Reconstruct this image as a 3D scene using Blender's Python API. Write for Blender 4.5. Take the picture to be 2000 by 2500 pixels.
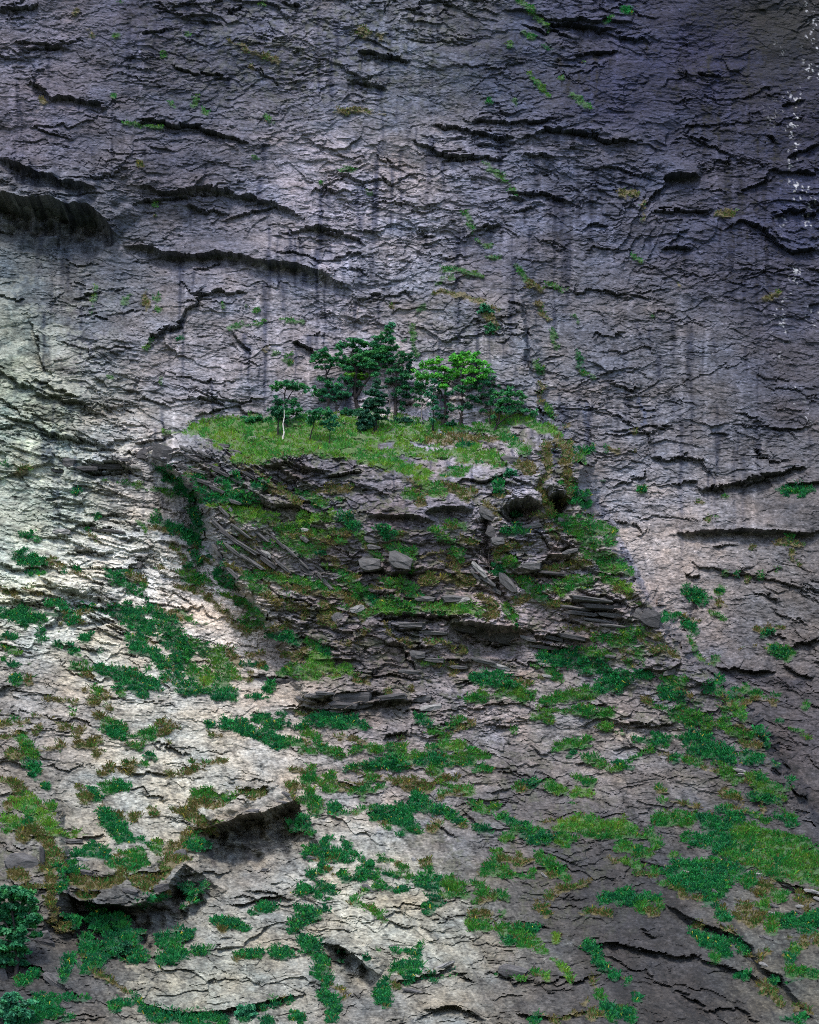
import bpy, math, random
import numpy as np
random.seed(7); RS = np.random.RandomState(11)
for o in list(bpy.data.objects): bpy.data.objects.remove(o, do_unlink=True)
SC = bpy.context.scene
# ------------------------------------------------------------------ camera, sky, sun, exposure
CAM = np.array([0.0, -262.0, 3.0]); PITCH = math.radians(9.5); VFOV = 2*math.atan(50.0/262.0)
cam = bpy.data.cameras.new('camera'); co = bpy.data.objects.new('camera', cam); SC.collection.objects.link(co)
cam.sensor_fit = 'VERTICAL'; cam.angle = VFOV; cam.clip_start = 1; cam.clip_end = 5000
co.location = CAM; co.rotation_euler = (math.pi/2 + PITCH, 0, 0); SC.camera = co
SUN_EL, SUN_AZ = math.radians(62), math.radians(200)      # compass azimuth, y is north: sun stands high behind the viewer, a little left
w = bpy.data.worlds.new('World'); SC.world = w; w.use_nodes = True
nt = w.node_tree; bg = nt.nodes['Background']
sky = nt.nodes.new('ShaderNodeTexSky'); sky.sky_type = 'NISHITA'; sky.sun_disc = False
sky.sun_elevation = SUN_EL; sky.sun_rotation = SUN_AZ; sky.dust_density = 2.0; sky.air_density = 1.0
nt.links.new(sky.outputs[0], bg.inputs[0]); bg.inputs[1].default_value = 0.15
sl = bpy.data.lights.new('sun', 'SUN'); so = bpy.data.objects.new('sun', sl); SC.collection.objects.link(so)
sl.energy = 1.5; sl.angle = math.radians(11); sl.color = (1.0, 0.95, 0.87)
so.location = (-60, -120, 150)
sd = np.array([math.sin(SUN_AZ)*math.cos(SUN_EL), math.cos(SUN_AZ)*math.cos(SUN_EL), math.sin(SUN_EL)])
from mathutils import Vector, Matrix
so.rotation_euler = Vector(sd).to_track_quat('Z', 'Y').to_euler()
SC.view_settings.view_transform = 'Standard'; SC.view_settings.look = 'None'
SC.view_settings.gamma = 1.0; SC.view_settings.exposure = 1.45; SC.view_settings.use_curve_mapping = False
try:
    SC.cycles.use_denoising = False; SC.cycles.filter_width = 1.0; SC.cycles.max_bounces = 5; SC.cycles.diffuse_bounces = 3; SC.cycles.transparent_max_bounces = 4
except Exception: pass

# ------------------------------------------------------------------ survey of the cliff face
# The face was surveyed on a 2000 x 2500 sheet (1 unit is about 4 cm of rock), u to the right, v downward.
# sheet point + distance -> metres
TANH = math.tan(VFOV/2)
def ray(u, v):
    sx = (np.asarray(u, float) - 1000.0)/1250.0*TANH; sy = (1250.0 - np.asarray(v, float))/1250.0*TANH
    dx = sx; dy = math.cos(PITCH) - sy*math.sin(PITCH); dz = math.sin(PITCH) + sy*math.cos(PITCH)
    return dx/dy, dz/dy                         # per metre of y
def world(u, v, p):                             # p = metres in front of the upper wall plane y = 0
    a, b = ray(u, v); Y = -np.asarray(p, float); t = Y - CAM[1]
    return np.stack([CAM[0] + a*t, Y + 0*a, CAM[2] + b*t], -1)

# ------------------------------------------------------------------ noise
TN = 512
_T = [RS.rand(TN, TN).astype(np.float32) for _ in range(6)]
def vn(x, y, s=0):                              # value noise, 0..1
    T = _T[s % 6]; k = s*37
    x = np.asarray(x, np.float32); y = np.asarray(y, np.float32)
    xi = np.floor(x); yi = np.floor(y); fx = x - xi; fy = y - yi
    xi = (xi.astype(np.int32) + k) & 511; yi = (yi.astype(np.int32) + k*3) & 511
    x1 = (xi + 1) & 511; y1 = (yi + 1) & 511
    fx = fx*fx*(3 - 2*fx); fy = fy*fy*(3 - 2*fy)
    a = T[xi, yi]; b = T[x1, yi]; c = T[xi, y1]; d = T[x1, y1]
    return a + (b - a)*fx + (c - a)*fy + (a - b - c + d)*fx*fy
def fbm(x, y, s=0, o=4, g=0.5, l=2.03):
    r = 0; a = 1.0; t = 0
    for i in range(o):
        r = r + a*(vn(x, y, s + i*5) - 0.5); t += a; a *= g; x = x*l + 3.7; y = y*l + 1.3
    return r/t*2                                # about -1..1
def cells(x, y, s=0):                           # fractured plates: (tilted offset, edge distance)
    x = np.asarray(x, np.float32); y = np.asarray(y, np.float32)
    xi = np.floor(x); yi = np.floor(y); k = s*29
    b1 = np.full(x.shape, 9.0, np.float32); b2 = b1.copy(); val = np.zeros_like(b1)
    for i in (-1, 0, 1):
        for j in (-1, 0, 1):
            cx = xi + i; cy = yi + j
            ix = (cx.astype(np.int32) + k) & 511; iy = (cy.astype(np.int32) + k*2) & 511
            dx = x - (cx + _T[0][ix, iy]); dy = y - (cy + _T[1][ix, iy])
            d = dx*dx + dy*dy
            v = (_T[2][ix, iy] - 0.5) + (_T[3][ix, iy] - 0.5)*dx*1.3 + (_T[4][ix, iy] - 0.15)*dy*1.3
            m = d < b1
            b2 = np.where(m, b1, np.minimum(b2, d)); b1 = np.where(m, d, b1); val = np.where(m, v, val)
    return val, np.sqrt(b2) - np.sqrt(b1)
def ss(a, b, x):
    t = np.clip((x - a)/(b - a), 0, 1); return t*t*(3 - 2*t)
def hash1(i, s=0):
    i = i.astype(np.int32); return _T[s % 6][(i*7 + 13*s) & 511, (i*3 + 5*s) & 511]

ALB_K, ALB_G, SMOOTH = .95, .88, False
# overhanging lips and cracks: depth in metres, then u,v along the edge
LIPS = """
2.6 0,392 40,408 90,425 150,446 200,462 245,472
5.0 -60,478 0,484 60,498 120,500 172,512 220,510 255,540 288,578
1.2 0,28 60,20 95,4
0.7 20,105 80,105 120,112 178,118
1.5 55,203 95,211 130,238 180,243 230,250 275,262
1.4 335,300 400,297 450,305 500,310 560,332 605,352
1.8 345,462 430,472 480,460 530,465 590,480 650,495 700,510 742,530
1.0 330,500 400,490 470,470
1.0 450,496 505,516 562,520
2.4 295,598 350,606 400,620 450,625 520,620 580,625 650,640 720,650 780,670 830,695 862,718
1.3 700,558 760,560 820,570 870,580 902,602
0.8 560,540 620,520 680,500
1.2 865,122 930,135 1005,147
0.9 850,190 900,205 945,218
0.9 680,5 730,14
0.6 480,45 540,60
1.3 1325,60 1370,55 1420,60 1462,72 1505,75
1.0 1500,80 1560,95 1595,104
1.0 1408,138 1450,130 1518,125
1.2 1055,298 1120,310 1190,325 1255,342
1.0 1155,290 1240,298 1320,300 1372,285
1.4 1265,342 1330,318 1400,315 1450,330 1500,345 1565,350
1.0 1000,350 1050,355 1100,375 1172,375
0.9 1080,396 1110,380 1170,380 1232,386
0.8 1278,382 1358,380
1.2 1245,476 1320,475 1370,485 1402,496
2.2 1622,428 1660,424 1712,430
0.9 1578,500 1600,470 1632,430
0.9 1585,512 1650,508 1750,512
0.8 1415,556 1482,548
1.0 1610,606 1650,604 1694,610
0.6 1638,602 1655,570 1692,562
1.2 1775,562 1820,545 1860,560 1900,590 1930,610 2005,613
1.2 1885,526 1950,520 2010,515
1.0 1878,420 1950,414 2010,420
0.9 1808,462 1860,445 1885,428
1.0 1925,384 1970,365 2010,352
0.8 1915,262 1972,243
0.8 1700,175 1760,190
0.8 1180,560 1210,550 1230,545
1.0 360,852 375,820 400,800 440,785 455,760 480,740 500,712
1.0 475,718 540,712 605,716
0.9 562,812 580,840 612,862
1.4 722,834 750,848 785,862
0.8 62,770 85,800 92,840 100,880 138,925
1.5 -20,895 40,930 90,950 130,970 190,985 230,1000 252,1016
0.9 60,925 130,945 200,975
1.0 -20,1002 60,1030 130,1055 200,1075 285,1102
0.7 476,1018 520,995 570,992 610,1005 642,1022
0.6 315,970 360,975 412,988
1.0 335,1082 370,1072 405,1070
1.6 225,1130 280,1135 312,1141 318,1150
1.4 195,1150 250,1152 312,1146
0.9 118,1148 150,1150
0.9 160,1294 200,1283 232,1280
0.6 215,1296 295,1300
1.2 155,1348 200,1340 240,1348 285,1357
0.9 295,1255 225,1255
0.8 95,1316 140,1310 175,1312
1.2 -20,1376 60,1390 110,1385 165,1402
1.5 -20,1428 50,1445 120,1455 185,1466
2.2 95,1412 140,1435 190,1450 240,1462 285,1482
1.1 195,1398 240,1420 262,1447
1.2 35,1464 110,1478 155,1492
1.6 175,1474 230,1482 280,1488
1.1 215,1507 285,1516
1.0 265,1534 325,1546
0.8 310,1378 350,1385 360,1392
0.7 410,1330 460,1336
1.0 1580,1116 1630,1120 1670,1112 1682,1104
0.6 1668,1116 1710,1125 1735,1150 1748,1164
1.7 1695,1197 1760,1185 1810,1180 1830,1165 1895,1160
1.3 1815,1192 1850,1170 1900,1160 1940,1145 1975,1147
1.3 1920,1187 1970,1180 2010,1170
2.2 1655,1302 1720,1297 1790,1295 1850,1292 1900,1296 1950,1305 2010,1293
0.8 1685,1376 1740,1392 1800,1405 1860,1410 1920,1420 1960,1440 2005,1448
1.0 1676,1412 1704,1404
0.6 1730,1062 1760,1055 1790,1063
0.6 1500,1272 1540,1288
0.7 1640,1178 1700,1182
0.6 1740,1335 1800,1330
1.3 1745,1625 1780,1635 1880,1640 1895,1634
1.0 1920,1628 1985,1658
1.3 1925,1578 1970,1570 2010,1552
0.5 1875,1545 1925,1560
0.9 718,1136 760,1145 805,1146
0.7 846,1172 870,1190 910,1192 955,1199
1.8 895,1262 950,1258 1000,1262 1060,1277
2.2 1035,1252 1080,1242 1155,1246
3.6 1220,1243 1258,1222 1292,1218 1325,1238
4.0 1340,1217 1370,1208 1396,1222
1.5 878,1398 905,1391 945,1395
2.2 945,1393 985,1398 1015,1390
1.2 1255,1397 1300,1390 1330,1400 1395,1406
1.0 1375,1364 1402,1350
1.0 1435,1392 1490,1400 1535,1411
1.6 1375,1464 1430,1475 1480,1485 1535,1501
1.1 1415,1434 1470,1455 1525,1477
1.7 1425,1489 1480,1500 1555,1516
1.4 920,1512 1020,1500 1100,1508 1150,1512
3.6 1100,1520 1180,1526 1250,1535 1290,1545
1.6 1285,1535 1340,1550 1400,1560 1455,1560
1.2 1285,1565 1360,1580 1405,1592
1.0 945,1530 1030,1538 1090,1545
1.1 1000,1575 1060,1580
0.9 1080,1612 1170,1618
1.0 910,1500 960,1498 1020,1502
2.4 740,1706 800,1701 850,1690 905,1688 940,1697
1.6 730,1705 760,1712 800,1716
2.0 685,1732 760,1727 800,1733 850,1735 900,1716 1000,1706 1055,1696
1.0 932,1802 960,1792 990,1784
0.8 1175,1768 1275,1772
1.2 1495,1763 1570,1770 1655,1769
0.8 1435,1710 1482,1722
1.5 1555,1642 1620,1640 1665,1614
1.1 615,1645 660,1650 700,1655
0.8 1150,1640 1180,1660
6.4 470,2030 540,2012 620,1992 680,1972 722,1952
6.0 150,2176 200,2200 260,2212 320,2216 370,2203 420,2160 455,2110
1.2 330,2130 380,2128 420,2120
0.9 185,2050 240,2045 258,2038
1.0 435,2146 500,2130 555,2128
1.2 555,2212 610,2195 690,2184
0.9 595,2165 680,2180 725,2202
0.6 718,2210 805,2226
2.4 338,2440 400,2462 450,2475 520,2470 600,2452 690,2432 742,2424
4.0 792,2300 840,2312 870,2335 900,2360 930,2384
1.6 955,2404 1010,2395 1060,2380 1108,2350
2.2 1035,2466 1080,2455 1110,2453 1150,2465 1190,2494
1.0 1105,2376 1140,2375 1162,2402
1.2 1222,2362 1262,2402 1305,2390
1.2 1250,2480 1330,2486 1390,2480 1445,2474
1.7 1445,2305 1530,2305 1600,2325 1660,2335 1715,2325
2.2 1625,2208 1680,2240 1720,2260 1790,2282 1830,2310 1860,2360 1910,2390 1930,2430 1985,2494
1.6 1705,2340 1780,2365 1830,2375 1862,2402
1.0 1655,2430 1730,2460 1795,2466
1.0 1790,2460 1855,2494
1.3 1895,2150 1940,2165 2005,2192
0.6 1285,2255 1345,2262
0.8 1560,2270 1610,2290
0.8 300,1880 340,1885 420,1890
0.7 400,1815 440,1830 470,1845
0.8 60,2035 130,2040
1.3 30,2350 90,2358 150,2400 200,2440
0.9 520,2310 570,2316
0.8 370,2340 430,2345
0.7 820,1905 880,1925
0.9 895,1985 950,1988 980,1975
0.8 1060,2010 1110,2040
0.8 1640,2420 1680,2430
"""
# long-lived stains on the rock: colour multiplier r,g,b, then u,v,half width
STAINS = """
0.62,0.70,0.88 1428,985,5 1432,1030,6 1430,1080,6
0.62,0.72,0.95 1562,976,8 1568,1010,7 1575,1045,4
0.55,0.60,0.72 1455,1225,9 1490,1280,12 1530,1360,10 1560,1420,10 1585,1470,8
1.35,1.32,1.30 1468,1215,8 1505,1310,9 1535,1370,10 1565,1430,8 1600,1490,6
0.50,0.52,0.62 1600,1600,8 1680,1720,16 1750,1830,18 1820,1870,14
0.55,0.57,0.66 1760,1650,12 1850,1665,14 1960,1670,12
0.60,0.62,0.70 1940,1880,10 1990,1990,12
1.5,1.5,1.48 312,1186,7 300,1210,8 290,1225,6
1.4,1.4,1.4 345,1190,6 360,1210,9
1.45,1.45,1.42 380,1165,12 410,1180,10
1.45,1.45,1.45 400,1360,7 400,1405,6
1.35,1.35,1.35 448,1370,7 455,1420,6
1.5,1.5,1.5 420,1240,6 424,1265,4
1.5,1.5,1.5 650,962,4 652,1000,5
1.5,1.55,1.6 443,838,5 443,860,3
1.3,1.35,1.3 10,1160,7 14,1180,5
1.4,1.42,1.35 100,1170,9
1.4,1.42,1.35 45,1080,10 70,1090,12 120,1045,20 150,1050,14
1.4,1.42,1.35 80,1120,9
1.55,1.55,1.5 315,2363,7 338,2364,7
0.55,0.55,0.60 560,2010,14 600,2040,12 600,2090,6
0.60,0.60,0.66 500,2060,10 520,2110,8
1.35,1.3,1.3 1255,2040,7 1280,2090,5
1.3,1.3,1.3 1480,2080,5 1500,2130,4
1.35,1.35,1.3 1520,1800,18 1580,1790,14
1.3,1.3,1.3 1460,1850,10 1480,1880,8
1.5,1.45,1.4 1000,1192,10 970,1180,9
1.3,1.3,1.3 880,1530,10 920,1500,8
0.7,0.7,0.72 340,1690,10 420,1720,12
0.6,0.6,0.62 1190,2080,10 1250,2120,8
1.5,1.4,1.2 95,255,5 96,268,5
1.6,1.55,1.5 1360,90,3 1395,91,3
1.6,1.55,1.5 1225,253,3 1250,254,3
1.6,1.5,1.45 425,300,5 436,304,4
1.5,1.3,1.2 60,545,6 110,545,5
1.8,1.8,1.75 1768,1168,4 1770,1172,3
1.8,1.8,1.75 1985,1234,5
1.6,1.1,0.9 1980,372,5
"""
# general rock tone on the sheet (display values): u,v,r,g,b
# albedo of the weathered rock x1000, with each region's light and shade painted in: u,v,r,g,b
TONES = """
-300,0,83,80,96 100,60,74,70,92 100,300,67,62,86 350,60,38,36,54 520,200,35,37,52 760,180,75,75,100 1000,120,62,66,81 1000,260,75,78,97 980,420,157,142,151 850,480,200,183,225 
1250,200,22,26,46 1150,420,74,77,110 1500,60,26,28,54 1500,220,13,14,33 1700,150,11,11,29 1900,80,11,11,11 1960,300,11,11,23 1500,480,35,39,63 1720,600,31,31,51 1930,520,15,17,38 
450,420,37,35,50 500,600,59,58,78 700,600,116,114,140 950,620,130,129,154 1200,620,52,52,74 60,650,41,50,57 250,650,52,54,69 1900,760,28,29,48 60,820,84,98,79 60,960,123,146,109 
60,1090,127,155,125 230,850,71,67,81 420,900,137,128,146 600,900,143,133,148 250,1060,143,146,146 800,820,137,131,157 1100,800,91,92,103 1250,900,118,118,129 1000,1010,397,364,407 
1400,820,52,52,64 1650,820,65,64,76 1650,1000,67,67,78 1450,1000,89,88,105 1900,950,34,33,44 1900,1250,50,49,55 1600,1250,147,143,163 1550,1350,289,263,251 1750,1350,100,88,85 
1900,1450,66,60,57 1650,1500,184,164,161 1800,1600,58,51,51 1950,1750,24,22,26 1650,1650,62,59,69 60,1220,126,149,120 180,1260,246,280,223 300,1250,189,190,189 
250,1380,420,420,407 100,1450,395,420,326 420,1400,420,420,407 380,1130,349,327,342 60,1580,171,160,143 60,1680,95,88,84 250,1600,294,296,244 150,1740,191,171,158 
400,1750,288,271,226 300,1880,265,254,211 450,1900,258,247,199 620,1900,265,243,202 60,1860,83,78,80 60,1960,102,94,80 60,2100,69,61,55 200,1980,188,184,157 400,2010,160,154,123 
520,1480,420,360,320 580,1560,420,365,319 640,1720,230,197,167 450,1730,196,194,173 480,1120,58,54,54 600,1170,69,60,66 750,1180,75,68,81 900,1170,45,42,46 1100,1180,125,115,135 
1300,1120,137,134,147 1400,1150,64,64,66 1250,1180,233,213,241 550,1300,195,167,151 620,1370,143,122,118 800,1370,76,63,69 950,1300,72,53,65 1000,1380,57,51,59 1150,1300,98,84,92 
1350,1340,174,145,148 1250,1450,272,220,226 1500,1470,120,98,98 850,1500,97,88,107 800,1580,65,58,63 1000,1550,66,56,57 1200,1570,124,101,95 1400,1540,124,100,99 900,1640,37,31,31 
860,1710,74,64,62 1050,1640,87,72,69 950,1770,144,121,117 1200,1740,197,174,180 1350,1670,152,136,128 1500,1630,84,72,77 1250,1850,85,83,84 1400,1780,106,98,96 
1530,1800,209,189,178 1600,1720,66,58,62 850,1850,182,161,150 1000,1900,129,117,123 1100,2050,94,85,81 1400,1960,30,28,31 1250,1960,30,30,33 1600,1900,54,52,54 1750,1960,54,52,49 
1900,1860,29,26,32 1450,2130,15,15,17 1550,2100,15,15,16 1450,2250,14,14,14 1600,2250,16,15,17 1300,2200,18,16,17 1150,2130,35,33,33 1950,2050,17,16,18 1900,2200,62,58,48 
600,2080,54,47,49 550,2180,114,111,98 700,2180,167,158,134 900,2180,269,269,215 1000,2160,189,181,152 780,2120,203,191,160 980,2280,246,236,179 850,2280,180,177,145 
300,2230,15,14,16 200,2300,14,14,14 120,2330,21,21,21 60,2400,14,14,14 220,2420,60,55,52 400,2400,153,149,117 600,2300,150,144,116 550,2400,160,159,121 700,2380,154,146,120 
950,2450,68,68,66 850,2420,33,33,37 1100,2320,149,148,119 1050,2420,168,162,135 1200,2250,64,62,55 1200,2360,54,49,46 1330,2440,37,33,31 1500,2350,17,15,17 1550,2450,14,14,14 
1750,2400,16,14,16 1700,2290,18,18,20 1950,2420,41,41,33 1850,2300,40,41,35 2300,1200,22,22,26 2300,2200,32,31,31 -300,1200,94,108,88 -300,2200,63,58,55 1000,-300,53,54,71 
1000,2900,65,62,55
"""
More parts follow.
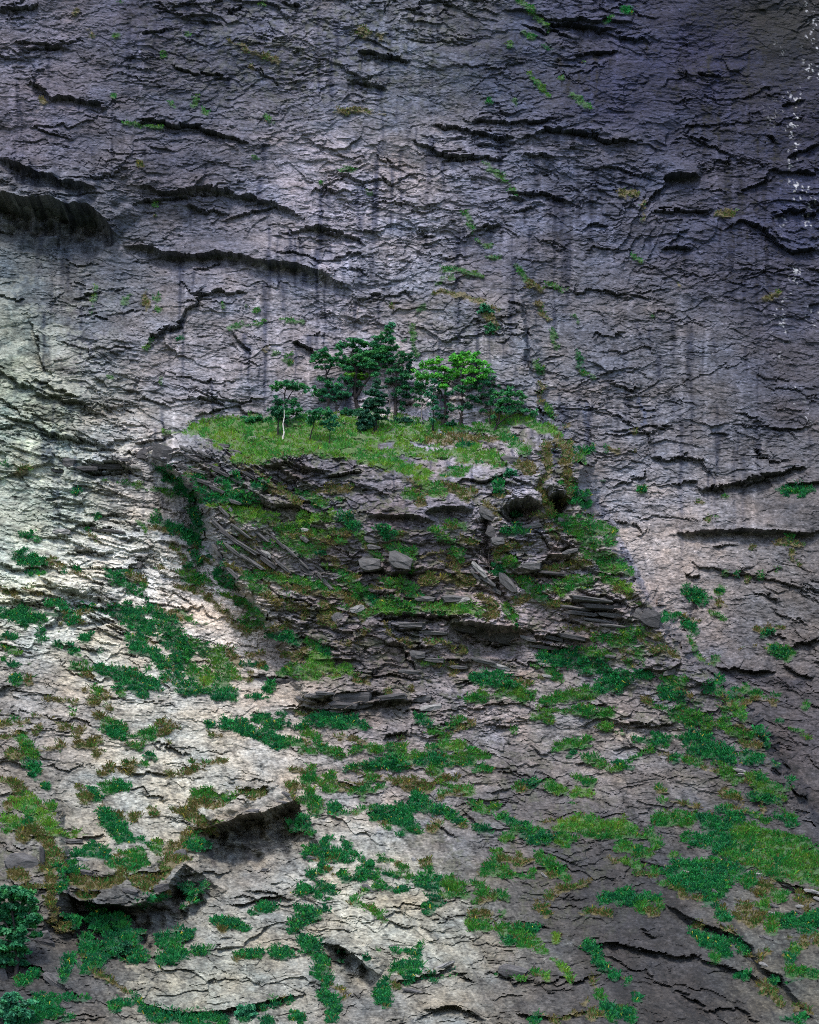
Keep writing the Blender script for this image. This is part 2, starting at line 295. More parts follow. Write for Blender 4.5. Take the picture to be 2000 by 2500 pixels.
# vegetation surveyed as strokes: kind (m bright meadow, g green grass, d dark lush, b dry brown) then u,v,half width
GRASS = """
m 470,1053,11 500,1050,16 540,1048,22 600,1048,27 680,1052,32 760,1060,36 850,1062,40 930,1066,36 1000,1058,28 1060,1050,20
m 545,1076,16 600,1088,16 640,1085,24 700,1084,24
m 572,1126,9 600,1118,14 640,1112,16 690,1098,15 740,1090,16 800,1094,16 860,1104,15 910,1120,13 950,1134,11 1000,1145,10 1045,1156,9
m 950,1106,9 1010,1100,11 1060,1105,12 1110,1106,13 1150,1104,18 1190,1116,16 1222,1130,10
d 1125,1090,9 1150,1090,12
m 960,1138,9 1010,1148,9 1052,1155,6
m 1020,1172,9 1050,1190,12 1082,1206,11
b 1090,1190,8 1125,1205,9 1140,1220,6
g 995,1210,8 1025,1212,8
b 1030,1230,6 1012,1195,6
g 1090,1158,6 1130,1145,9
b 1060,1065,6 1110,1070,9 1170,1075,10 1200,1070,8
b 1040,1075,5 1085,1080,7 1120,1085,5
g 1080,1046,6 1150,1048,8 1200,1045,12 1225,1055,13 1250,1078,11 1285,1102,9
m 1230,1030,9 1262,1025,10 1292,1030,11 1330,1046,11 1362,1058,8
d 1210,1172,9 1218,1190,9 1225,1205,6
b 1268,1140,10 1298,1146,9
b 1335,1085,7 1330,1105,8 1338,1150,7 1318,1195,8 1332,1225,7 1345,1245,6
b 1362,1072,10 1386,1095,11 1376,1130,9
b 1383,1165,12 1386,1195,12 1394,1215,7
g 1418,1110,9 1428,1130,6
g 1410,1185,6
d 1398,1203,9 1414,1216,12 1430,1236,8
b 1190,1238,7 1215,1255,7
g 1366,1268,9 1400,1280,14 1440,1290,17 1472,1290,13 1492,1312,11
g 1385,1292,9 1420,1312,15 1452,1330,11 1500,1328,7
b 1335,1290,8 1360,1310,7
d 1240,1300,9 1262,1288,12 1280,1300,7
g 1425,1350,9 1460,1360,11 1500,1370,11 1535,1395,8
m 1475,1388,9 1520,1385,9
b 1400,1385,8 1440,1375,7 1380,1375,6
g 1100,1272,7 1130,1286,8
g 1058,1293,8 1080,1314,10 1104,1322,7
g 1108,1340,10 1130,1365,8
b 1110,1380,8 1122,1400,6
b 1125,1318,7 1155,1320,7
b 1232,1338,6 1220,1356,7
g 1242,1372,10 1266,1377,7
d 1204,1378,7 1218,1400,8
g 1278,1418,12 1300,1440,12 1314,1456,10 1332,1466,6
b 1285,1462,8 1262,1470,8
g 1358,1438,13 1400,1426,12 1442,1425,8
m 1372,1450,8 1365,1430,9
m 1470,1415,9 1510,1424,10 1535,1440,7
b 1500,1438,8 1530,1450,7
g 955,1418,9 990,1430,11 1010,1450,12 1020,1470,10
m 1040,1484,8 1062,1486,9 1110,1486,10 1152,1490,10 1180,1500,7
b 1036,1416,7 1080,1412,8 1130,1420,9 1152,1420,7
g 945,1472,13 975,1484,13 1010,1486,11
m 925,1482,11 970,1492,10
b 1195,1472,9 1210,1498,9 1190,1512,6
g 1238,1492,9 1252,1500,8
b 1340,1480,6
d 505,1217,8 530,1222,10 552,1220,11 582,1220,11 622,1226,10
m 570,1240,12 600,1250,16 630,1260,16 662,1266,12
m 595,1272,10
d 540,1172,9 562,1176,8
g 546,1200,7
d 590,1187,5
d 622,1192,6 652,1180,5
b 665,1192,10 685,1208,8
m 522,1146,5
d 488,1163,7
g 735,1204,7 765,1216,8 792,1230,8
b 706,1214,7 725,1225,6
b 815,1192,7 845,1192,7
g 825,1220,6
m 735,1270,9 770,1265,9 802,1262,10
d 840,1268,11 872,1284,10
g 685,1296,11 715,1286,12 745,1290,9
m 685,1322,11 718,1326,13 742,1320,11
m 765,1306,9 800,1305,10 832,1318,9
m 725,1342,7 758,1346,9 788,1340,8
b 780,1325,8 850,1306,8 700,1310,7
d 785,1352,8
m 878,1308,8 896,1330,7 910,1350,6 930,1366,5
d 930,1294,10 958,1310,11
b 975,1312,8
g 955,1334,9 985,1342,9 1008,1352,7
g 1000,1370,5 1008,1392,4
g 556,1338,5 590,1346,6 602,1352,5
b 590,1308,7 615,1315,7
g 655,1340,6
b 605,1345,6
d 536,1398,7 560,1424,10 572,1432,8
d 548,1378,4
g 605,1410,8 640,1400,10 670,1410,9 692,1420,8
b 640,1386,7 660,1395,6
g 612,1428,7 645,1440,8
b 655,1458,8 682,1474,8
g 722,1418,9 760,1430,10 792,1441,10 820,1446,10
b 735,1440,8 705,1432,7 850,1456,9
g 832,1398,9 858,1425,10 878,1450,11 902,1462,10
d 890,1455,6 922,1476,9
b 828,1380,7
b 862,1470,8 892,1482,9
m 930,1481,10
g 945,1424,9 980,1430,10 1002,1442,9
b 795,1484,11 812,1500,11 790,1512,9 815,1525,6
b 705,1484,9 742,1490,8 746,1510,6
b 680,1466,7
m 885,1500,9 905,1502,6
b 865,1495,6
d 18,1138,7
b 50,1152,8 70,1138,5
g 248,1171,3 300,1181,4 360,1192,4 400,1199,4 432,1208,5
d 190,1200,6
d 384,1140,7 410,1160,11 436,1182,11 462,1204,10
d 436,1204,7 490,1224,8 520,1224,8
d 470,1240,9 480,1268,13 486,1292,11
d 450,1302,10 480,1310,9
d 468,1330,5
d 382,1264,10 400,1280,9 422,1297,10 445,1292,7
b 410,1290,8 375,1290,7 440,1300,7
g 342,1280,4 358,1295,5
d 236,1260,7
d 212,1298,4
b 67,1318,4
d 90,1320,6
d 42,1360,9 75,1368,10 100,1374,8
b 122,1372,7
b 165,1372,4
d 76,1395,6 105,1402,7
d 160,1400,4
d 190,1395,4
d 263,1394,7 300,1408,10
b 318,1412,7 352,1420,6
d 282,1422,5 310,1436,6 348,1452,7 360,1464,6
g 350,1434,6
g 450,1402,9 480,1414,11 512,1426,8
b 440,1434,5 470,1440,6 505,1440,6
d 474,1354,5 486,1376,6
d 460,1382,7
d 505,1345,4
b 16,1443,5
b 42,1454,5 52,1460,4
b 70,1440,3
d 124,1470,7
d 165,1478,3
d 200,1479,5 226,1486,6
d 10,1499,9 55,1500,12 95,1509,10
d 62,1521,9
d 116,1497,3 150,1505,5 196,1518,4
d 148,1491,3 180,1498,3
b 140,1520,3 145,1532,3
d 282,1486,12 308,1502,18 340,1522,21 362,1538,18
d 365,1488,8 398,1514,12 425,1532,12
b 380,1486,6 415,1500,8 448,1512,7
g 440,1500,5
d 312,1558,9 346,1562,13
d 325,1588,7 370,1592,12 390,1608,9
d 412,1548,18 440,1578,20 448,1602,20 428,1622,15
d 393,1630,7
d 355,1618,5 360,1635,5
g 465,1570,10 500,1592,15 535,1605,15 558,1640,17 545,1668,15
g 470,1636,13 500,1652,15
d 440,1655,10
d 418,1650,6
d 428,1674,9 462,1684,14 482,1690,10
d 402,1658,7
d 530,1692,11 568,1696,11
m 500,1670,10 520,1655,8
b 560,1590,10 580,1620,10
d 242,1634,9 275,1642,12 310,1652,16 342,1666,17
d 352,1686,9
d 370,1670,9 392,1690,6
g 178,1624,5 195,1635,6
b 210,1642,6 238,1650,5
g 213,1620,6
d 183,1588,7
d 205,1560,8
d 222,1550,5
d 140,1580,4
d 246,1592,4
d 98,1542,6
d 102,1560,4
d 32,1558,3
g 18,1596,6 38,1595,5
g 68,1620,6
d 8,1622,3
d 40,1660,9
b 72,1670,7
g 236,1688,9
b 262,1700,9
b 205,1684,6
b 225,1712,10
b 186,1714,6
g 302,1700,7
b 124,1705,5
b 270,1726,5
d 292,1680,5
g 255,1774,10 290,1778,12
d 280,1794,9 302,1800,8
g 345,1794,9 372,1798,10
g 345,1822,6
b 395,1796,6 420,1784,6 400,1765,5
b 192,1787,8
b 90,1786,8
b 238,1810,7
b 198,1819,9 222,1822,7
b 152,1820,6
b 140,1828,4
b 234,1844,8 250,1836,5
g 315,1827,5
g 180,1742,4
b 20,1746,5
b 15,1770,9
g 33,1762,5
g 52,1805,7 70,1826,11 82,1846,10
b 20,1847,6 45,1846,9
d 78,1866,9 86,1884,8 92,1898,4
g 55,1790,5
d 114,1924,7
b 192,1920,7
b 208,1946,12
d 224,1932,8
d 240,1948,8
b 250,1968,5
g 263,1926,9 288,1918,10 306,1926,6
b 324,1878,8
b 340,1870,5
b 316,1892,4
g 356,1862,5
d 376,1855,5
b 475,1868,4
b 462,1885,4
b 443,1892,5
b 412,1890,6
b 5,1903,6 50,1920,6
m 30,1952,10 60,1965,18 92,1986,17 116,2008,15 136,2032,10
b 45,1945,8 20,1970,8
m 15,2000,9 40,2002,9
g 128,1966,9
b 55,2036,13 80,2025,9
b 112,2062,11 126,2100,10 120,2130,8
b 40,2138,12 62,2146,8
d 258,1992,12 282,2016,16 300,2044,12 322,2050,10
b 378,1985,10
b 328,2000,8
g 482,1944,12 520,1950,12 552,1950,10
b 470,1966,10 500,1962,8 540,1965,8
b 470,1990,11 492,2012,14 515,2026,9
g 575,1950,7
b 590,1935,6 640,1935,8
b 712,1920,8 718,1945,6
d 195,2085,11 230,2078,14 264,2090,11
g 275,2112,10 320,2116,13 352,2108,11
b 300,2125,8
g 388,2068,11
b 420,2074,12 432,2098,11 400,2112,9
d 468,2058,10 492,2064,8
d 162,2130,10 192,2132,8
b 200,2184,8 240,2186,8
b 336,2148,10 364,2170,8
d 436,2164,9 466,2176,10
d 500,2163,7 466,2195,6
b 215,2140,7
d 225,2216,10 235,2258,15
d 205,2300,15 235,2336,17 214,2366,11
d 270,2282,16 270,2320,13
d 318,2286,14 322,2328,16 345,2336,10
b 330,2305,6
d 395,2296,12 430,2290,14 462,2280,8
d 396,2346,13 440,2330,14
d 480,2325,9 508,2325,6
b 252,2378,5
d 100,2470,18 120,2440,14 138,2474,13
d 60,2485,14
d 165,2440,7
d 285,2461,6
d 165,2490,8
d 342,2460,8
d 372,2478,12 420,2482,12 480,2488,10 545,2490,9
d 322,2430,5
d 525,2248,6 556,2254,11 592,2266,10
b 545,2270,5
d 618,2230,6 650,2218,7 678,2213,5
d 582,2334,6 630,2332,8
d 685,2328,12
d 716,2262,10 748,2240,12 778,2232,8
d 735,2222,7 790,2228,5
d 742,2298,10 765,2320,14
d 790,2344,12 786,2372,14 800,2402,11
d 800,2432,12 815,2460,11 808,2484,9
b 840,2440,5
d 640,2462,7
d 672,2450,7
d 706,2440,6
d 600,2476,12
d 650,2492,9
d 730,2487,9
d 716,2014,10 742,2008,11 758,2030,8
d 757,2085,12 792,2078,14
d 800,2058,8
d 832,2092,13 850,2104,7
d 760,2140,10
d 785,2120,9
d 842,2142,10
d 840,2050,6 858,2080,6
d 738,2175,10
d 795,2168,6 812,2175,5
d 885,2137,11
d 915,2142,6
d 920,2165,6
d 905,2114,6
d 884,2112,5
g 855,2188,4 863,2206,4
g 905,2214,6 916,2232,6 936,2246,4
d 930,2428,11 946,2402,8
d 942,2450,9
d 960,2370,7 990,2356,8 1020,2345,6
d 900,2340,6
d 1000,2393,8
g 926,2320,4
g 740,1948,7 772,1966,9
d 628,1754,9 652,1766,12 682,1770,9
d 690,1745,8
b 730,1740,7 765,1742,6
d 552,1770,10 592,1776,12 622,1790,11 652,1800,10 682,1816,8
d 512,1770,7
d 515,1788,5
d 745,1763,7 790,1759,12 830,1765,11 870,1767,10 892,1772,6
g 742,1793,5 776,1802,6
g 698,1810,9 735,1816,9
g 735,1836,6 772,1843,4
g 775,1822,7 806,1832,10 832,1842,8
b 835,1800,6
g 862,1834,4 888,1824,4
g 902,1822,7 928,1826,7
g 952,1830,7 980,1830,7
b 985,1808,5
d 845,1879,4 890,1873,6
d 915,1870,10 945,1862,14 976,1866,12
g 1000,1854,11 1042,1850,10
g 760,1888,8
g 805,1900,7 816,1922,8 800,1930,6
g 905,1896,9 898,1916,10
b 940,1900,7 992,1910,10 1022,1912,10
g 868,1922,5 862,1938,4
g 890,1930,5 884,1952,4
g 742,1904,6 756,1922,7
g 762,1946,10 778,1976,11
d 815,1975,7 846,1986,6
g 868,1985,9
d 918,1990,12 958,1996,14 992,2002,13
g 950,2016,8
d 1018,1955,15 1042,1968,12
b 566,1524,6 605,1540,7
g 586,1472,8 612,1486,11 636,1512,11
g 625,1532,8 600,1518,6
d 655,1550,8 690,1555,9 722,1560,9
b 672,1535,9 708,1530,6
g 750,1566,8 780,1580,9
d 800,1590,9
g 686,1640,9 720,1630,12
m 755,1608,14 790,1620,16 822,1640,13 850,1636,10
m 740,1645,11 775,1645,14
b 868,1654,9 900,1668,7
b 745,1590,8 720,1610,6
b 952,1692,7
b 1004,1685,5
b 998,1570,6
b 890,1545,6
b 852,1570,7
b 616,1650,6
b 640,1625,8
b 610,1600,7
d 655,1638,5
d 660,1682,9
d 652,1706,4
g 1078,1618,6
b 1108,1638,8
b 1060,1570,6
b 1130,1590,6
d 1165,1655,10 1208,1665,14 1242,1672,14
g 1222,1694,11 1262,1690,14 1290,1702,11
g 1328,1711,9 1380,1706,11 1422,1692,11
d 1455,1682,12 1500,1670,14 1532,1658,12
d 1325,1610,10 1365,1606,14 1402,1602,16
g 1440,1600,16 1475,1602,13
d 1420,1630,14 1455,1632,11
g 1340,1634,8 1375,1665,6
g 1458,1560,8 1492,1564,12 1532,1572,13
g 1560,1590,9
b 1595,1590,7 1622,1590,7
g 1520,1545,9 1560,1546,9
b 1602,1556,6
g 1535,1620,7
g 1570,1618,6
d 1490,1654,10 1540,1650,11 1580,1650,9
g 1146,1711,6 1182,1708,7
g 1306,1750,7 1342,1757,7
g 1376,1740,6 1420,1738,9 1462,1746,10 1492,1744,7
g 1470,1776,7 1492,1781,6
g 1260,1783,6
d 1018,1760,7 1046,1766,9
g 1070,1785,9 1088,1802,7
g 1115,1770,7
b 1150,1770,7
g 1058,1826,10
m 1090,1824,12 1122,1822,12
g 1150,1836,12 1180,1848,9
g 1100,1855,12 1152,1860,9
d 1022,1858,11 1062,1850,12
g 975,1866,9
g 1066,1880,10
b 1082,1896,10 1110,1902,7
g 1165,1880,8
g 970,1840,7
b 1008,1920,9 1050,1926,8
g 1085,1935,8
m 1130,1930,9 1152,1930,6
d 1028,1956,12 1056,1976,10 1088,1986,7 1128,2004,5
d 965,1984,13 1000,1982,13
d 990,2012,13 1022,2030,9
b 1070,2010,7 1055,2030,7
g 1152,1964,6 1190,1980,6
d 1220,1994,6 1252,2005,6 1282,2016,7
g 1358,1830,7 1390,1820,9 1432,1816,6
d 1398,1840,10
g 1430,1851,9 1470,1862,9
d 1512,1868,7
g 1268,1922,6
d 1300,1914,10
g 1340,1920,10 1372,1932,9
m 1402,1941,10 1442,1936,6
g 1395,1962,5
g 1410,1895,7 1442,1911,6
b 1562,1474,7
d 1440,1602,16 1470,1630,12
g 1445,1692,11
g 1628,1664,7 1665,1668,9
d 1628,1690,10 1655,1706,13
g 1660,1726,10
b 1574,1706,5 1590,1722,5
g 1700,1720,6
g 1648,1745,10 1690,1756,13 1732,1766,15
g 1762,1766,10 1802,1790,10 1832,1790,7
d 1732,1680,9 1752,1662,9
g 1756,1690,8
d 1788,1700,9
g 1800,1730,10 1816,1752,8
g 1775,1738,9
d 1668,1518,9 1690,1536,8
d 1665,1504,6
g 1680,1560,3 1700,1590,4 1716,1612,4
g 1745,1610,6
d 1848,1784,6 1865,1806,6 1876,1820,5
b 1850,1822,6
d 1600,1800,7
d 1608,1820,11 1632,1815,9
g 1590,1830,7
d 1650,1862,7
g 1680,1858,6 1712,1866,7
d 1680,1800,12 1720,1811,15
d 1700,1830,13 1750,1840,14 1782,1850,14
d 1820,1850,12 1852,1856,9
g 1768,1888,10 1800,1900,11
g 1840,1900,14 1862,1922,13 1884,1936,11
g 1905,1948,7
d 1840,1946,8 1872,1955,8 1902,1958,6
b 1770,1930,6
g 1790,1940,7
g 1605,1920,6
g 1620,1957,7
g 1775,1975,6
d 1790,1996,9 1816,2000,7
g 1868,2010,7
d 1900,1992,6 1936,2015,5
d 1678,1444,10 1705,1460,11 1720,1470,8
b 1760,1475,4 1778,1487,3
g 1758,1444,7
d 1868,1549,6
g 1880,1583,7 1912,1590,9
g 1930,1592,6 1915,1610,5
b 1800,1585,3 1842,1582,3
g 1815,1683,6
d 1903,1758,6
g 1928,1780,4 1956,1782,4
g 1970,1722,4
d 1897,1872,5
d 1930,1902,5
d 1282,2040,8 1330,2045,11
g 1380,2050,13
m 1368,2016,9 1420,2010,12 1462,2018,13 1500,2020,13
g 1430,2036,11 1480,2040,9 1542,2030,12
m 1530,2012,10
g 1210,1970,7
g 1262,2025,9 1230,2052,7
d 1158,2022,6 1192,2033,5
g 1216,2084,8 1208,2110,9
g 1190,2130,10 1232,2136,10 1252,2146,6
b 1258,2105,7 1302,2100,6
g 1318,2094,8 1342,2112,12 1366,2130,11 1388,2147,7
g 1300,2130,8
b 1350,2190,8
b 1362,2175,5
b 1314,2214,8 1332,2232,6
b 970,2110,7
b 1038,2110,8
g 1052,2130,9
g 1000,2140,7
d 1030,2150,12 1062,2160,12
g 1090,2156,9 1122,2162,10
d 1062,2200,11 1048,2220,9
g 1140,2182,8 1085,2186,8
g 1168,2160,7 1182,2182,10
g 1160,2200,7
g 1220,2190,9 1242,2202,5
b 1158,2235,7 1195,2236,7
g 1230,2230,7
g 1148,2262,7 1190,2266,10
g 1230,2270,13 1270,2270,13
d 1300,2276,11
d 1240,2296,9
g 1280,2300,10 1312,2311,8 1338,2327,5
m 1355,2292,6
g 1430,2230,5
m 1352,2348,4 1375,2366,6 1392,2392,6
m 1332,2386,8
g 1310,2374,7
d 1444,2310,10 1456,2340,10 1476,2366,9 1502,2386,8
d 1532,2396,8
b 1450,2400,6
g 1460,2430,9
d 1480,2456,10 1502,2478,12
b 1448,2480,8
b 1430,2450,5
d 1540,2488,8
d 1475,2196,9 1510,2190,12 1546,2200,12
g 1570,2216,11
b 1592,2230,8
g 1612,2206,8
d 1310,2490,8
b 1360,2492,6
d 1026,2308,4 1022,2342,5
d 990,2372,10
d 1060,2382,4
d 1110,2378,4
g 1605,2002,8 1640,2002,12 1682,1999,11
d 1728,2006,12 1770,2020,16
g 1800,2030,18 1850,2042,20 1900,2062,22 1950,2086,24 2000,2102,24 2060,2112,24
g 1588,2032,6 1602,2058,11
g 1640,2088,6
d 1678,2046,9 1720,2052,15 1760,2056,18
g 1800,2082,22 1850,2092,24 1900,2112,24 1950,2132,22 2000,2134,22 2060,2140,22
g 1508,2070,7 1545,2076,10 1582,2086,10
g 1520,2100,6 1560,2120,8
g 1600,2130,10
d 1640,2125,12 1690,2122,18 1740,2122,20 1790,2125,18
g 1620,2156,8
d 1660,2150,14 1710,2156,18 1760,2170,18
d 1730,2196,12
b 1668,2186,7
d 1750,2220,8 1766,2242,9
g 1830,2150,12
b 1880,2162,11 1850,2180,10
g 1900,2186,12
b 1950,2192,9 2000,2184,10
b 1820,2220,9
g 1860,2210,11
b 1850,2240,13 1830,2258,9
g 1880,2262,12 1900,2240,11
d 1930,2250,14 1970,2270,14 1992,2240,11
b 1960,2300,10
g 1940,2320,10
d 1925,2342,9
b 2000,2300,10
d 1700,2280,10 1730,2290,14 1762,2310,12
g 1746,2340,9
d 1776,2330,7
b 1705,2260,7
d 1800,2290,5 1822,2326,8
d 1800,2384,5 1822,2386,7
b 1866,2412,9
d 1895,2400,7
b 1942,2464,7
g 1922,2376,9 1960,2370,9 1992,2380,8
b 1855,2346,6
b 1872,2320,5
d 1960,2494,9
d 1560,2440,8
d 1540,2466,9
g 310,306,3 350,305,4 392,308,3
g 284,90,5
g 296,5,5
b 185,28,5
b 226,84,5
g 455,88,6
g 400,136,6
g 475,238,5 475,256,5
g 281,236,6
g 423,255,5
g 499,278,5
g 644,12,6
b 615,162,5
g 652,282,4 662,300,4
g 617,388,5
b 820,268,3 850,272,4 900,274,4 942,284,3
g 835,418,3 868,416,3
g 783,449,5
g 904,472,6
g 376,500,4
b 383,527,4
b 104,246,6
b 342,400,4
b 560,100,4 620,130,4 680,150,3
b 870,75,6 930,90,5
d 1530,29,8
g 1493,46,5 1478,60,4
g 1268,0,4 1300,30,5 1342,68,4
g 1280,75,3 1310,95,3
g 1249,110,5
d 1336,119,5
g 1296,186,4 1315,212,4 1338,238,4
d 1191,248,6
g 1260,252,4
g 1400,232,3 1440,262,4
g 1429,156,4
g 1371,190,5
g 1185,403,4 1215,425,4 1240,450,5 1260,472,4
g 1130,515,4 1145,540,5 1156,566,4
g 1168,585,3 1196,602,5
g 1200,630,4 1222,632,3
g 1084,655,4 1120,658,5 1170,677,4
g 1065,690,4 1105,686,4
g 1262,652,3 1282,682,4
b 1520,470,6 1555,480,5
b 1575,500,4 1572,540,3
g 1545,624,5 1570,640,4
b 1750,520,6 1790,524,5
g 238,700,3 232,735,3 220,775,3
g 300,745,2 320,720,3
b 356,722,4 360,748,4
g 386,722,3 390,765,3
g 358,848,4 368,835,4
g 545,746,6
g 597,749,5
g 625,753,4
g 560,796,4 610,792,4 650,788,4
g 690,780,4 736,784,4
g 700,868,4 704,888,5
b 650,856,4
g 670,862,4
g 395,925,3 398,945,2
d 443,831,4
g 270,920,5
b 1062,708,4 1120,720,4 1180,742,5 1216,760,4
g 1020,760,3 1040,745,3
b 1312,744,5 1338,784,4
g 1340,690,4 1380,708,4
b 1285,690,4 1320,715,3
g 1404,770,4 1412,790,4
g 1352,812,3 1356,850,4
d 1412,870,5 1418,888,5
g 1424,908,3 1446,922,5
g 1305,888,5 1318,912,7
b 1318,940,4 1322,985,5
g 1335,990,5 1348,1020,6
g 1568,1199,6
d 1905,1198,4 1945,1198,5 1982,1196,4
g 1772,1217,3
b 1714,1230,3
b 1728,1272,5
g 1752,1271,3
b 1832,1335,5
g 1930,1318,5
b 1900,1322,4 1960,1332,4
b 1930,1345,3 1932,1370,4 1955,1378,4
g 1770,1400,3
d 1800,1408,3
b 1828,1420,5
g 1855,1404,4
g 1890,1400,3 1905,1385,3
b 1545,1055,3
b 1548,1100,4
d 1478,1098,5
d 1442,1092,5 1430,1108,5
d 1470,1175,4
g 1740,1500,5
b 1655,700,4
g 1590,770,4
b 1870,728,4 1905,716,4
d 990,838,6
g 1010,795,4 1015,870,4
b 960,750,4
g 1155,905,3
b 1190,770,8 1210,800,7
b 180,2146,9 230,2158,9 300,2150,8
b 352,2166,8 400,2140,9 440,2080,9 470,2030,8
d 172,2112,8 150,2168,7
d 255,2240,11 305,2262,9
b 120,2120,9 130,2180,8 126,2250,5
d 60,2400,8 92,2380,7
d 180,2262,8
d 340,2215,6 390,2190,6
b 400,2120,8 425,2100,8
g 20,2030,8 70,2000,9
b 100,2040,9 150,2090,8 160,2140,6
g 300,2085,8 345,2080,7
d 150,2390,7 175,2340,8
d 215,2250,8
"""
# rock left bare inside the grass
BARE = """
925,1094,8 955,1087,9
1000,1082,6 1045,1090,7
1045,1095,4 1100,1095,4
1650,2026,4 1710,2032,5
1640,2070,8
1690,2094,5 1745,2092,5
1930,2162,6 1978,2178,6
1890,2230,5
1800,1885,5 1815,1884,5
1680,1885,4
380,1610,4
1795,1880,6 1830,1884,6
1620,2100,5
470,1610,4 500,1625,4
"""
# ------------------------------------------------------------------ the rock face as a surface
def axis(lo, hi, step, mlo, mhi):               # fine where it is seen, coarse beyond
    a = [np.arange(lo, hi + .1, step)]
    for sgn, end in ((-1, mlo), (1, mhi)):
        x = lo if sgn < 0 else hi; s = step; ex = []
        while (x > end) if sgn < 0 else (x < end):
            s = min(s*1.12, 26); x += sgn*s; ex.append(x)
        a.append(np.array(ex))
    return np.sort(np.concatenate(a)).astype(np.float32)
U = axis(-24, 2024, 2.5, -900, 2900); V = axis(-24, 2524, 2.2, -800, 3150)
uu, vv = np.meshgrid(U, V)
NU, NV = len(U), len(V)
L = lambda x, pts: np.interp(x, [p[0] for p in pts], [p[1] for p in pts]).astype(np.float32)
def facet(x, y, s):                              # constant per fracture cell
    x = np.asarray(x, np.float32); y = np.asarray(y, np.float32); xi = np.floor(x); yi = np.floor(y); k = s*29
    b1 = np.full(x.shape, 9.0, np.float32); v1 = np.zeros_like(b1); v2 = np.zeros_like(b1)
    for i in (-1, 0, 1):
        for j in (-1, 0, 1):
            ix = ((xi + i).astype(np.int32) + k) & 511; iy = ((yi + j).astype(np.int32) + k*2) & 511
            d = (x - xi - i - _T[0][ix, iy])**2 + (y - yi - j - _T[1][ix, iy])**2; m = d < b1
            b1 = np.where(m, d, b1); v1 = np.where(m, _T[2][ix, iy] - .5, v1); v2 = np.where(m, _T[3][ix, iy] - .5, v2)
    return v1, v2
fa, fb = facet(uu/34 + fbm(uu/50, vv/50, 2, 2)*.3, vv/22, 4); fc, fd = facet(uu/13, vv/9, 5)
wob = fbm(uu/60, vv/50, 1, 3)*7 + fa*13 + fc*5
wob2 = fbm(uu/60 + 40, vv/50 + 9, 2, 3)*7 + fb*11 + fd*4.5
ud_s = uu + fbm(uu/60, vv/50, 1, 4)*8 + fc*3; vd_s = vv + fbm(uu/60 + 40, vv/50 + 9, 2, 4)*8 + fd*3
ud = uu + wob; vd = vv + wob2                    # ragged sheet coordinates for edges

BASE = [(-800,-3),(-200,-.6),(0,0),(400,.8),(800,2.6),(1000,4.2),(1200,6.6),(1400,10),(1600,14.6),(1800,20.5),(2000,27.5),(2200,35.5),(2400,45),(2600,57),(2900,79),(3200,104)]
RIGHT = [(-800,-3),(-200,-.6),(0,0),(400,.6),(800,1.8),(1000,3),(1200,5),(1400,7.8),(1600,11.5),(1800,16.5),(2000,22.5),(2200,30),(2400,39),(2600,50),(2900,71),(3200,95)]
edge_r = L(vd, [(700,1290),(1000,1318),(1025,1330),(1060,1374),(1100,1407),(1150,1436),(1230,1438),(1285,1462),(1330,1502),(1400,1535),(1460,1580),(1500,1618),(1550,1645),(1620,1712),(1700,1790),(1800,1872),(1900,1915),(2000,1975),(2100,2070),(2500,2400)])
edge_l = L(vd, [(1000,430),(1100,345),(1125,372),(1180,445),(1230,478),(1300,492),(1350,508),(1400,530),(1430,560),(1455,590),(1500,622),(1550,655),(1600,690),(1650,700),(1700,715),(1750,760),(2000,900)])
rightness = ss(-6, 26, ud - edge_r)
b = L(vv, BASE); br = L(vv, RIGHT)
P = b + (br - b)*rightness
P = P + 2.6*np.exp(-((uu - 60)/360)**2)*ss(900, 1150, vv)*(1 - ss(1700, 2100, vv))
P = P - 1.6*np.exp(-((uu - 250)/260)**2 - ((vv - 640)/150)**2) + 1.2*np.exp(-((uu - 300)/330)**2 - ((vv - 380)/120)**2)
P = P + fbm(uu/520, vv/420, 5, 3)*1.8 + fbm(uu/170, vv/120, 6, 3)*0.8
# buttress with its sloping meadow
VT = [(300,1122),(340,1110),(400,1076),(475,1042),(560,1026),(680,1013),(800,1008),(870,998),(960,1013),(1050,1032),(1150,1036),(1210,1028),(1250,1016),(1310,1026),(1350,1048),(1400,1078),(1440,1120),(1700,1300)]
VL = [(300,1130),(340,1124),(400,1104),(475,1086),(560,1122),(610,1138),(700,1113),(780,1106),(850,1116),(900,1131),(960,1156),(1050,1178),(1150,1166),(1220,1142),(1300,1100),(1350,1082),(1400,1104),(1440,1140),(1700,1320)]
vt = L(uu + wob*.6, VT) + wob2*.3; vl = L(uu + wob*.6, VL) + wob2*.5
t = np.clip((vv - vt)/(vl - vt), 0, 1)
bulge = 9.0*t + 2.4*np.sin(np.pi*t*.5)*t
below = np.clip(vv - vl, 0, None)
prof = L(below, [(0,1.0),(60,1.01),(140,.93),(260,.70),(400,.45),(480,.29),(560,.20),(640,.10),(760,0),(3000,0)])
bm = ss(-4, 22, edge_r - ud)*ss(-6, 34, ud - edge_l)*(vv > vt)
BUT = bulge*prof*(t < 1) + (t >= 1)*11.4*prof
BUT = BUT*bm
P = P + BUT
onbut = bm*ss(0, .2, t)*(1 - ss(420, 700, below))
# pillar of rock behind the trees
pr = L(vd, [(600,1270),(800,1284),(860,1290),(940,1312),(1000,1330),(1060,1350)])
PIL = ss(0, 12, pr - ud)*ss(1030, 1150, ud + (vd - 800)*.15)*ss(700, 760, vd)*(1 - ss(1000, 1100, vv))
P = P + 1.9*PIL
# lower left outcrop at the picture's edge
OUT = ss(0, 20, 165 + (vd - 2060)*.1 - ud)*ss(1930, 2010, vd)*(1 - ss(2160, 2320, vd))
P = P + 3.0*OUT
